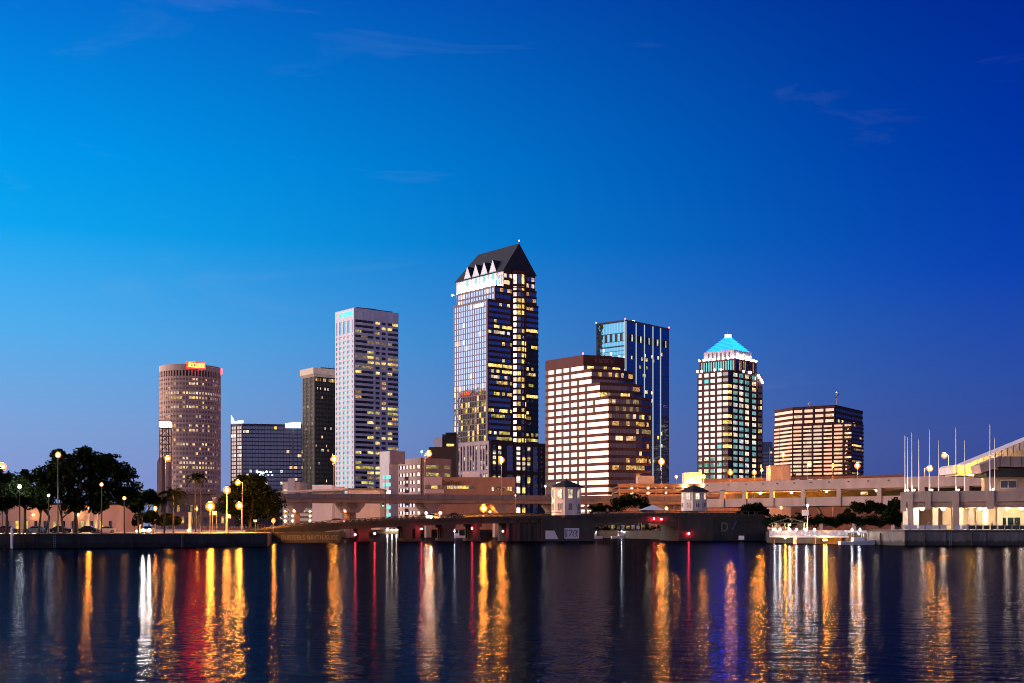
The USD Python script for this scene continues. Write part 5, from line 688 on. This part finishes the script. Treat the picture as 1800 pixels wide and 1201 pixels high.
# ------------------------------------------------------------------ plaza furniture, columns, signs
for px, Y, py0, lb in ((154, 300, 905, "left one of two yellow lit columns behind the big oak trunk"), (169, 300, 903, "right one of two yellow lit columns behind the big oak trunk"), (244, 300, 903, "yellow lit column beside the dark hedge left of the headlamps"), (334, 330, 902, "bright narrow lit pylon behind the wide feathery palm")):
    t = thing("lit_column", lb, "column", (X(px, Y), Y, GZ), group="lit columns in the park"); a = MB(); x = X(px, Y); a.box(x - .3, x + .3, Y - .3, Y + .3, GZ, Z(py0, Y)); part(t, "shaft", a, "cream"); a = MB(); a.box(x - .42, x + .42, Y - .42, Y + .42, Z(py0, Y), Z(py0, Y) + .25); a.box(x - .45, x + .45, Y - .45, Y + .45, GZ, GZ + .3); part(t, "cap", a, "concrete_pale"); a = MB(); a.ball((x - .1, Y - 1.4, GZ + .3), .12, 1); part(t, "uplight", a, "garage_lamp")
th = thing("plaza_sign", "square yellow sign on two posts beside the brightest plaza lamp", "sign", (X(376, 276), 276, GZ)); a = MB(); a.box(X(373, 276), X(380.5, 276), 275.9, 276, Z(905, 276), Z(899, 276)); part(th, "board", a, "cream"); a = MB()
for px in (373.6, 380): a = MB(); a.tube((X(px, 276), 276.05, GZ), (X(px, 276), 276.05, Z(900, 276)), .05); part(th, "post", a, "steel")
th = thing("pole_sign", "pair of small traffic signs strapped to the tall plaza lamp", "sign", (X(399, 277), 277.5, GZ)); a = MB(); a.box(X(397.2, 277), X(405, 277), 277.4, 277.46, Z(911, 277), Z(904.5, 277)); part(th, "board", a, "white_paint"); a = MB(); a.box(X(398, 277), X(403, 277), 277.38, 277.4, Z(910, 277), Z(909, 277)); part(th, "strap", a, "black_paint")
th = thing("street_sign", "green street name sign on a thin post among the plaza lamps", "sign", (X(349, 268), 268, GZ)); a = MB(); a.tube((X(350, 268), 268, GZ), (X(350, 268), 268, Z(902, 268)), .05); part(th, "post", a, "steel"); a = MB(); a.box(X(346, 268), X(352, 268), 267.9, 267.95, Z(905, 268), Z(902.5, 268)); part(th, "blade", a, "sign_green")
for px, lb in ((448.5, "small pinkish road sign left, before the round dark tree"), (480, "small pinkish road sign right, at the bridge approach")):
    t = thing("road_sign", lb, "sign", (X(px, 300), 300, GZ)); a = MB(); a.box(X(px - 3, 300), X(px + 3, 300), 299.9, 300, Z(918, 300), Z(913.5, 300)); part(t, "board", a, "white_paint"); a = MB(); a.tube((X(px, 300), 300.05, GZ), (X(px, 300), 300.05, Z(914, 300)), .05); part(t, "post", a, "steel")
th = thing("plaza_barrier", "orange fence of panels along the back of the plaza", "fence", (X(400, 405), 405, GZ)); f = Fc(P2(352, 398), P2(442, 412))
for k in range(18): u = k * f.L / 18; a = MB(); f.box(a, u, u + .1, GZ, GZ + 1.5, -.05, .05); part(th, "post", a, "steel"); a = MB(); f.box(a, u + .12, u + f.L / 18 - .02, GZ + .2, GZ + (1.3 if k % 5 else 1.0), -.02, .02); part(th, "panel", a, "orange_paint" if k % 3 == 1 else "brick_pink")
f = Fc(P2(-6, 225), P2(64, 227.5)); th = thing("wall_rail", "low dark rail with small lamps on the left river wall", "railing", (*f.A, 2.6)); a = MB(); f.box(a, 0, f.L, 3.35, 3.42, -.4, -.33); f.box(a, 0, f.L, 2.95, 3.0, -.4, -.33); part(th, "rail", a, "dark_metal", kind="stuff")
for k in range(9): a = MB(); f.box(a, k * f.L / 9, k * f.L / 9 + .07, 2.55, 3.4, -.4, -.33); part(th, "post", a, "dark_metal")
for k in (1, 2, 3, 8, 11, 12, 15, 17, 22, 23): a = MB(); a.ball(f.pt(k * f.L / 24, 2.66, .22), .06, 1); part(th, "small_lamp", a, "dot_lamp")
th = thing("white_pile", "white painted mooring pile in the water at far left", "mooring pile", (X(21, 224), 224, 0)); a = MB(); x = X(21, 224); a.tube((x, 224, -1.5), (x, 224, Z(930, 224)), .22, .2, 10); part(th, "post", a, "pole_white"); a = MB(); a.tube((x, 224, Z(930, 224)), (x, 224, Z(930, 224) + .35), .22, .02, 10); part(th, "cap", a, "white_paint")
th = thing("stair_rail", "reddish metal stair frame at the left end of the bridge", "stairs", (X(460, 262), 262, 0)); a = MB()
for k in range(5): a = MB(); a.box(X(453, 262), X(462, 262) + k * .3, 262 + k * .3, 262.3 + k * .3, .3 + k * .45, .4 + k * .45); part(th, "step", a, "brick_pink")
a = MB(); x0, x1 = X(453, 262), X(465, 262); a.path([(x0, 262, .2), (x0, 262, 4.3), (x1, 262, 4.3), (x1, 262, .2)], .08); a.path([(x0, 262, 2.4), (x1, 262, 2.4)], .06); part(th, "frame", a, "orange_paint")

# ------------------------------------------------------------------ cars
def car(label, px, Y, paint, rz=0, lights=False, group="cars on the waterfront road", z=GZ + .03, tail=False):
    th = thing("parked_car", label, "car", (X(px, Y), Y, z), rz, group=group); o = np.array([X(px, Y), Y, z]); from shapely.geometry import Polygon
    def ext(poly, y0, y1):
        m = trimesh.creation.extrude_polygon(Polygon(poly), y1 - y0, engine="earcut"); v = np.array(m.vertices); return MB().add(np.c_[v[:, 0], y1 - v[:, 2], v[:, 1]] + o, m.faces)
    part(th, "body", ext([(-2.2, .25), (-2.25, .7), (-2.1, .92), (-1.0, 1.0), (1.6, 1.02), (2.1, .95), (2.22, .6), (2.15, .25), (1.8, .25), (1.7, .5), (1.2, .5), (1.1, .25), (-1.0, .25), (-1.1, .5), (-1.6, .5), (-1.7, .25)], -.88, .88), paint); part(th, "cabin", ext([(-1.1, .99), (-.45, 1.42), (1.0, 1.45), (1.75, 1.01)], -.74, .74), "glass_black"); part(th, "roof", ext([(-.42, 1.43), (-.3, 1.5), (.85, 1.52), (.98, 1.45)], -.70, .70), paint)
    for sx in (-1.35, 1.4):
        for sy in (-.8, .8): a = MB(); a.tube(o + (sx, sy - .11, .33), o + (sx, sy + .11, .33), .33, .33, 14); t = part(th, "wheel", a, "rubber"); a = MB(); a.tube(o + (sx, sy - .125, .33), o + (sx, sy + .125, .33), .19, .19, 10); part(t, "rim", a, "steel")
    for sy in (-.62, .62): a = MB(); a.ball(o + (-2.24, sy, .68), .21, 2, (.4, 1.1, .8)); part(th, "headlight", a, "head_light" if lights else "steel"); a = MB(); a.ball(o + (2.2, sy, .75), .13, 1, (.4, 1.2, .8)); part(th, "tail_light", a, "tail_light" if tail else "brick_pink")
    return th
car("car with blazing headlamps facing the water left of the plaza", 260.5, 256, "car_silver", 96, True)
car("dark sedan parked right of the biggest oak trunk", 152, 262, "car_black", 3); car("dark sedan parked left of the biggest oak trunk", 108, 263, "car_black", 184); car("silver car under the leftmost trees", 62, 264, "car_silver", 2); car("dark red car at the far left edge", 14, 264, "car_red", 181); car("white car parked at the end of the row near the lit columns", 184, 268, "car_white", 30, True)
car("silver pickup sized car on the bridge approach under the elevated road", 590, 326, "car_silver", 0, z=pz(bu(590)) - 1.1, group="cars on the bridge", tail=True); car("dark car on the bridge left of the big orange lamp", 800, 330, "car_black", 180, z=pz(bu(800)) - 1.1, group="cars on the bridge", lights=False); car("white car on the bridge with white headlamps", 762, 334, "car_white", 60, True, z=pz(bu(762)) - 1.1, group="cars on the bridge")

# ------------------------------------------------------------------ dock, dock lamps, boats
Y = 279.; DA, DB = P2(1352, 282), P2(1536, 271); df = Fc(DA, DB); du = lambda px: float(np.dot(hit(DA, df.u, px) - DA, df.u)); th = thing("boat_dock", "low boat dock with white panelled railing on the right shore", "dock", (*DA, 0)); a = MB(); df.box(a, 0, df.L, 1.5, 1.85, -4, 0); part(th, "deck", a, "white_paint"); a = MB(); df.box(a, 0, df.L, 2.95, 3.05, -.25, -.15); part(th, "top_rail", a, "white_paint")
n = 26
for k in range(n): u = k * df.L / n; a = MB(); df.box(a, u, u + .12, 1.85, 3.0, -.26, -.14); part(th, "post", a, "white_paint"); a = MB(); df.box(a, u + .18, u + df.L / n - .06, 1.95, 2.88, -.22, -.18); part(th, "panel", a, "white_paint" if k < 15 or k % 2 else "banner")
for px in (1358, 1396, 1430, 1470, 1510): u = du(px); a = MB(); df.box(a, u - .3, u + .3, -1.5, 1.5, -.9, -.3); part(th, "pile", a, "concrete_pale" if px == 1396 else "concrete_dark")
for px in (1360, 1369, 1386, 1398, 1415.5, 1430, 1496, 1510): u = du(px); a = MB(); a.ball(df.pt(u, 3.22, -.9), .17, 2); part(th, "dock_lamp", a, "cool_lamp")
for k, px in enumerate((1381, 1400, 1449, 1453)): u = du(px); a = MB(); a.ball(df.pt(u, 1.0 if k > 1 else 1.25, .12), .12, 1); part(th, "orange_marker_lamp", a, "sodium" if k != 1 else "red_lamp")
th = thing("dock_shelter", "open frame shelter with flat roof on the boat dock", "shelter", (*df.pt(du(1353), 1.85)[:2], 1.85)); a = MB(); u0, u1 = du(1354), du(1412); df.box(a, u0, u1, 4.6, 4.75, -4, -.3); part(th, "roof", a, "olive_frame")
for u in (u0 + .2, u0 + 3, u1 - .8, u1 - .3):
    for d in (-.6, -3.6): a = MB(); df.box(a, u, u + .2, 1.85, 4.6, d - .1, d + .1); part(th, "post", a, "olive_frame")
a = MB(); a.path([df.pt(u0, 4.75, -2), df.pt((u0 + u1) / 2, 5.8, -2), df.pt(u1, 4.75, -2)], .1); part(th, "ridge", a, "olive_frame"); a = MB(); a.ball(df.pt(u0 + 4, 4.3, -2), .15, 1); part(th, "lamp", a, "garage_lamp")
th = thing("sign_pole", "tall white pole with square white sign board on the dock", "sign", (*df.pt(du(1417.5), 1.85, -1)[:2], 1.85)); q = df.pt(du(1417.5), 1.85, -1); a = MB(); a.tube(q, (q[0], q[1], Z(889, 278)), .1, .08); part(th, "pole", a, "pole_white"); a = MB(); a.box(X(1411, 278), X(1423, 278), q[1] - .2, q[1] - .12, Z(906.5, 278), Z(896.5, 278)); part(th, "board", a, "white_paint"); a = MB(); a.ball((q[0], q[1], Z(888.5, 278)), .22, 1); part(th, "lamp", a, "cool_lamp")
def boat(label, px, Y, ln, rz, tower=True):
    o = np.array([X(px, Y), Y, 0.]); th = thing("motor_boat", label, "boat", o, rz, group=None); a = MB(); xs = np.linspace(-ln / 2, ln / 2, 11); V = []
    for x in xs: t = (x + ln / 2) / ln; w_ = .28 * ln * .5 * (1 - max(0, t - .45) ** 2 * 3.1); zt_ = .75 + .35 * t * t; V += [(x, -w_, zt_), (x, -w_ * .65, -.15), (x, w_ * .65, -.15), (x, w_, zt_)]
    F = []
    for k in range(10):
        for q in range(4): F.append([k * 4 + q, k * 4 + (q + 1) % 4, k * 4 + 4 + (q + 1) % 4, k * 4 + 4 + q])
    F += [[0, 3, 2, 1], [40, 41, 42, 43]]; a.add(np.array(V) + o, F); part(th, "hull", a, "white_paint"); a = MB(); a.frame(o + (-ln * .15, -.75, .8), (ln * .3, 0, 0), (0, 1.5, 0), (0, 0, .75)); part(th, "cabin", a, "white_paint"); a = MB(); a.tri_prism([o + (ln * .15, -.7, 1.5), o + (ln * .15, .7, 1.5), o + (ln * .22, .6, .95), o + (ln * .22, -.6, .95)], (.05, 0, .02)); part(th, "windscreen", a, "glass_dark")
    for sx in (-.14, .12):
        for sy in (-.65, .65): a = MB(); a.tube(o + (ln * sx, sy, 1.5), o + (ln * sx, sy * .85, 2.5), .04); part(th, "canopy_post", a, "steel")
    a = MB(); a.frame(o + (-ln * .2, -.8, 2.5), (ln * .38, 0, 0), (0, 1.6, 0), (0, 0, .14)); part(th, "canopy", a, "blue_canvas"); a = MB(); a.ball(o + (ln * .02, 0, 2.3), .12, 1); part(th, "cabin_lamp", a, "cool_lamp"); return th
boat("bright white motor boat with blue canopy at the right end of the dock", 1508, 266, 8, 4); boat("pale motor boat seen between bridge piers under the deck", 800, 420, 9, 184); boat("small white boat moored right of the first bridge pier", 1044, 400, 5.5, 186); boat("lit white boat moored at the far bank under the lift span", 1092, 405, 6.5, 8)
th = thing("white_canopy", "white peaked canopy tent behind the lift span railing", "tent", (X(1148, 392), 392, GZ)); a = MB(); x0, x1, xc = X(1124, 392), X(1166, 392), X(1148, 392); zb = Z(897, 392); zt = Z(887.5, 392); a.add([(x0, 388, zb), (x1, 388, zb), (x1, 396, zb), (x0, 396, zb), (xc, 392, zt)], [[0, 1, 4], [1, 2, 4], [2, 3, 4], [3, 0, 4], [0, 2, 1], [0, 3, 2]]); part(th, "roof", a, "white_paint")
for x in (x0 + .2, x1 - .2):
    for y in (388.2, 395.8): a = MB(); a.tube((x, y, GZ), (x, y, zb), .07); part(th, "post", a, "steel")
f = Fc(P2(1072, 424), P2(1140, 424)); th = thing("bank_shed", "low shed with pale window panels on the far bank under the lift span", "shed", (*f.A, GZ)); a = MB(); f.box(a, 0, f.L, GZ - .5, 5.5, -4, 0); part(th, "wall", a, "concrete_dark")
for k in range(7): a = MB(); f.box(a, .5 + k * 1.7, 1.6 + k * 1.7, 2.9, 4.4 - .3 * (k % 2), .01, .06); part(th, "panel", a, "banner" if k % 3 else "lit_dim")
a = MB(); f.box(a, -.4, f.L + .4, 5.5, 5.75, -4.3, .4); part(th, "roof", a, "roofing")

# ------------------------------------------------------------------ people on the promenade
def blob(chains, edge=.05, it=6):
    tot = None
    for ch in chains:
        for (p, r), (q, s) in zip(ch[:-1], ch[1:]):
            v = []
            for c, rad in ((p, r), (q, s)): m = trimesh.creation.icosphere(1, rad); v.append(m.vertices + np.asarray(c, float))
            h = m3.Manifold.hull_points(np.vstack(v)); tot = h if tot is None else tot + h
    m = tot.refine_to_length(edge).to_mesh(); t = trimesh.Trimesh(m.vert_properties[:, :3], m.tri_verts); trimesh.smoothing.filter_taubin(t, iterations=it); return t
def person(label, px, Y, rz, top, legs, lean=0., z=3.2, hold=None):
    th = thing("person", label, "person", (X(px, Y), Y, z), rz, group=None); o = np.array([X(px, Y), Y, z])
    hip, ch, nk = (0, 0, .92), (0, -lean * .5, 1.32), (0, -lean * .75, 1.50); hd = (0, -lean * .95, 1.66); arms, legs_, hands = [], [], []
    for s in (-1, 1):
        sh = (s * .19, -lean * .62, 1.42); el = (s * .25, -lean * .5 - .10, 1.16); wr = (s * .20, -lean * .5 - .34, 1.06); arms.append([(ch, .12), (sh, .062), (el, .045), (wr, .032), ((wr[0], wr[1] - .06, wr[2]), .034)])
        for k in range(4): b = (wr[0] + (k - 1.5) * .02, wr[1] - .08, wr[2]); hands.append([(b, .011), ((b[0], b[1] - .045 + .006 * abs(k - 1), b[2] - .012), .010), ((b[0], b[1] - .07 + .008 * abs(k - 1), b[2] - .035), .009)])
        hands.append([((wr[0] - s * .03, wr[1] - .04, wr[2]), .012), ((wr[0] - s * .055, wr[1] - .075, wr[2] - .005), .010)])
        st = .06 * s; legs_.append([((s * .09, 0, .90), .095), ((s * .10, -st, .48), .062), ((s * .10, st, .09), .042), ((s * .10, st - .13, .045), .042)])
    face = [[((hd[0], hd[1] - .10, hd[2] - .01), .02), ((hd[0], hd[1] - .118, hd[2] - .035), .016)], [((hd[0] - .085, hd[1], hd[2] - .02), .022), ((hd[0] + .085, hd[1], hd[2] - .02), .022)]]
    body = blob([[(hip, .135), ((0, -lean * .25, 1.10), .125), (ch, .15), (nk, .06), ((hd[0], hd[1], hd[2] - .05), .075), ((hd[0], hd[1] + .01, hd[2] + .03), .093)]] + arms + legs_ + hands + face, .03, 4); body.apply_translation(o); part(th, "body", body, "skin", smooth=True)
    c = blob([[((0, -.01, .93), .155), ((0, -lean * .25, 1.10), .145), (ch, .168), ((0, -lean * .66, 1.43), .10)]] + [[(a_[0][0], .13), (a_[1][0], .08), (a_[2][0], .06)] for a_ in arms], .05); c.apply_translation(o); part(th, "shirt", c, top, smooth=True)
    c = blob([[(hip, .15), ((0, 0, .86), .145)]] + [[(l[0][0], .112), (l[1][0], .078), (l[2][0], .06)] for l in legs_], .05); c.apply_translation(o); part(th, "trousers", c, legs, smooth=True); c = blob([[((hd[0], hd[1] + .03, hd[2] + .05), .095), ((hd[0], hd[1] + .045, hd[2] - .02), .085)]], .03); c.apply_translation(o); part(th, "hair", c, "hair", smooth=True)
    for s in (-1, 1): c = blob([[((s * .10, .06 * s, .05), .052), ((s * .10, .06 * s - .14, .045), .05)]], .04); c.apply_translation(o + (0, 0, 0)); part(th, "shoe", c, "black_paint", smooth=True)
person("person in dark clothes leaning on the promenade railing at far right", 1786, 261.4, 10, "navy_cloth", "denim", .22); person("person in pale top standing under the fourth terrace column", 1744, 268, -60, "grey_cloth", "denim"); person("person in purple top at the left corner column of the terrace", 1598.5, 266, 70, "purple_cloth", "navy_cloth", .1); person("person in pale shirt walking before the lit doors left of the fourth column", 1716, 266, 90, "banner", "grey_cloth"); person("person in purple beside the railing panels", 1633, 265, -20, "purple_cloth", "denim")
for px, Y, lb in ((1702, 268, "dark rubbish bin before the lit inner wall"),):
    t = thing("rubbish_bin", lb, "bin", (X(px, Y), Y, 3.2)); a = MB(); x = X(px, Y); a.tube((x, Y, 3.2), (x, Y, 4.25), .3, .36, 14); part(t, "body", a, "dark_metal"); a = MB(); a.tube((x, Y, 4.25), (x, Y, 4.4), .38, .2, 14); part(t, "lid", a, "black_paint")
for px, Y, lb, rz in ((1757, 266, "pale metal table with benches left of the leaning person", 0), (1722, 265, "pale metal table with benches under the third ceiling lamp", 10)):
    t = thing("picnic_table", lb, "table", (X(px, Y), Y, 3.2), rz); o = np.array([X(px, Y), Y, 3.2]); a = MB(); a.frame(o + (-.9, -.4, .72), (1.8, 0, 0), (0, .8, 0), (0, 0, .05)); part(t, "tabletop", a, "banner")
    for sy in (-.75, .55): a = MB(); a.frame(o + (-.9, sy, .42), (1.8, 0, 0), (0, .25, 0), (0, 0, .04)); part(t, "bench", a, "banner")
    for sx in (-.6, .6): a = MB(); a.path([o + (sx, -.65, 0), o + (sx, 0, .72), o + (sx, .65, 0)], .03); part(t, "leg", a, "steel")
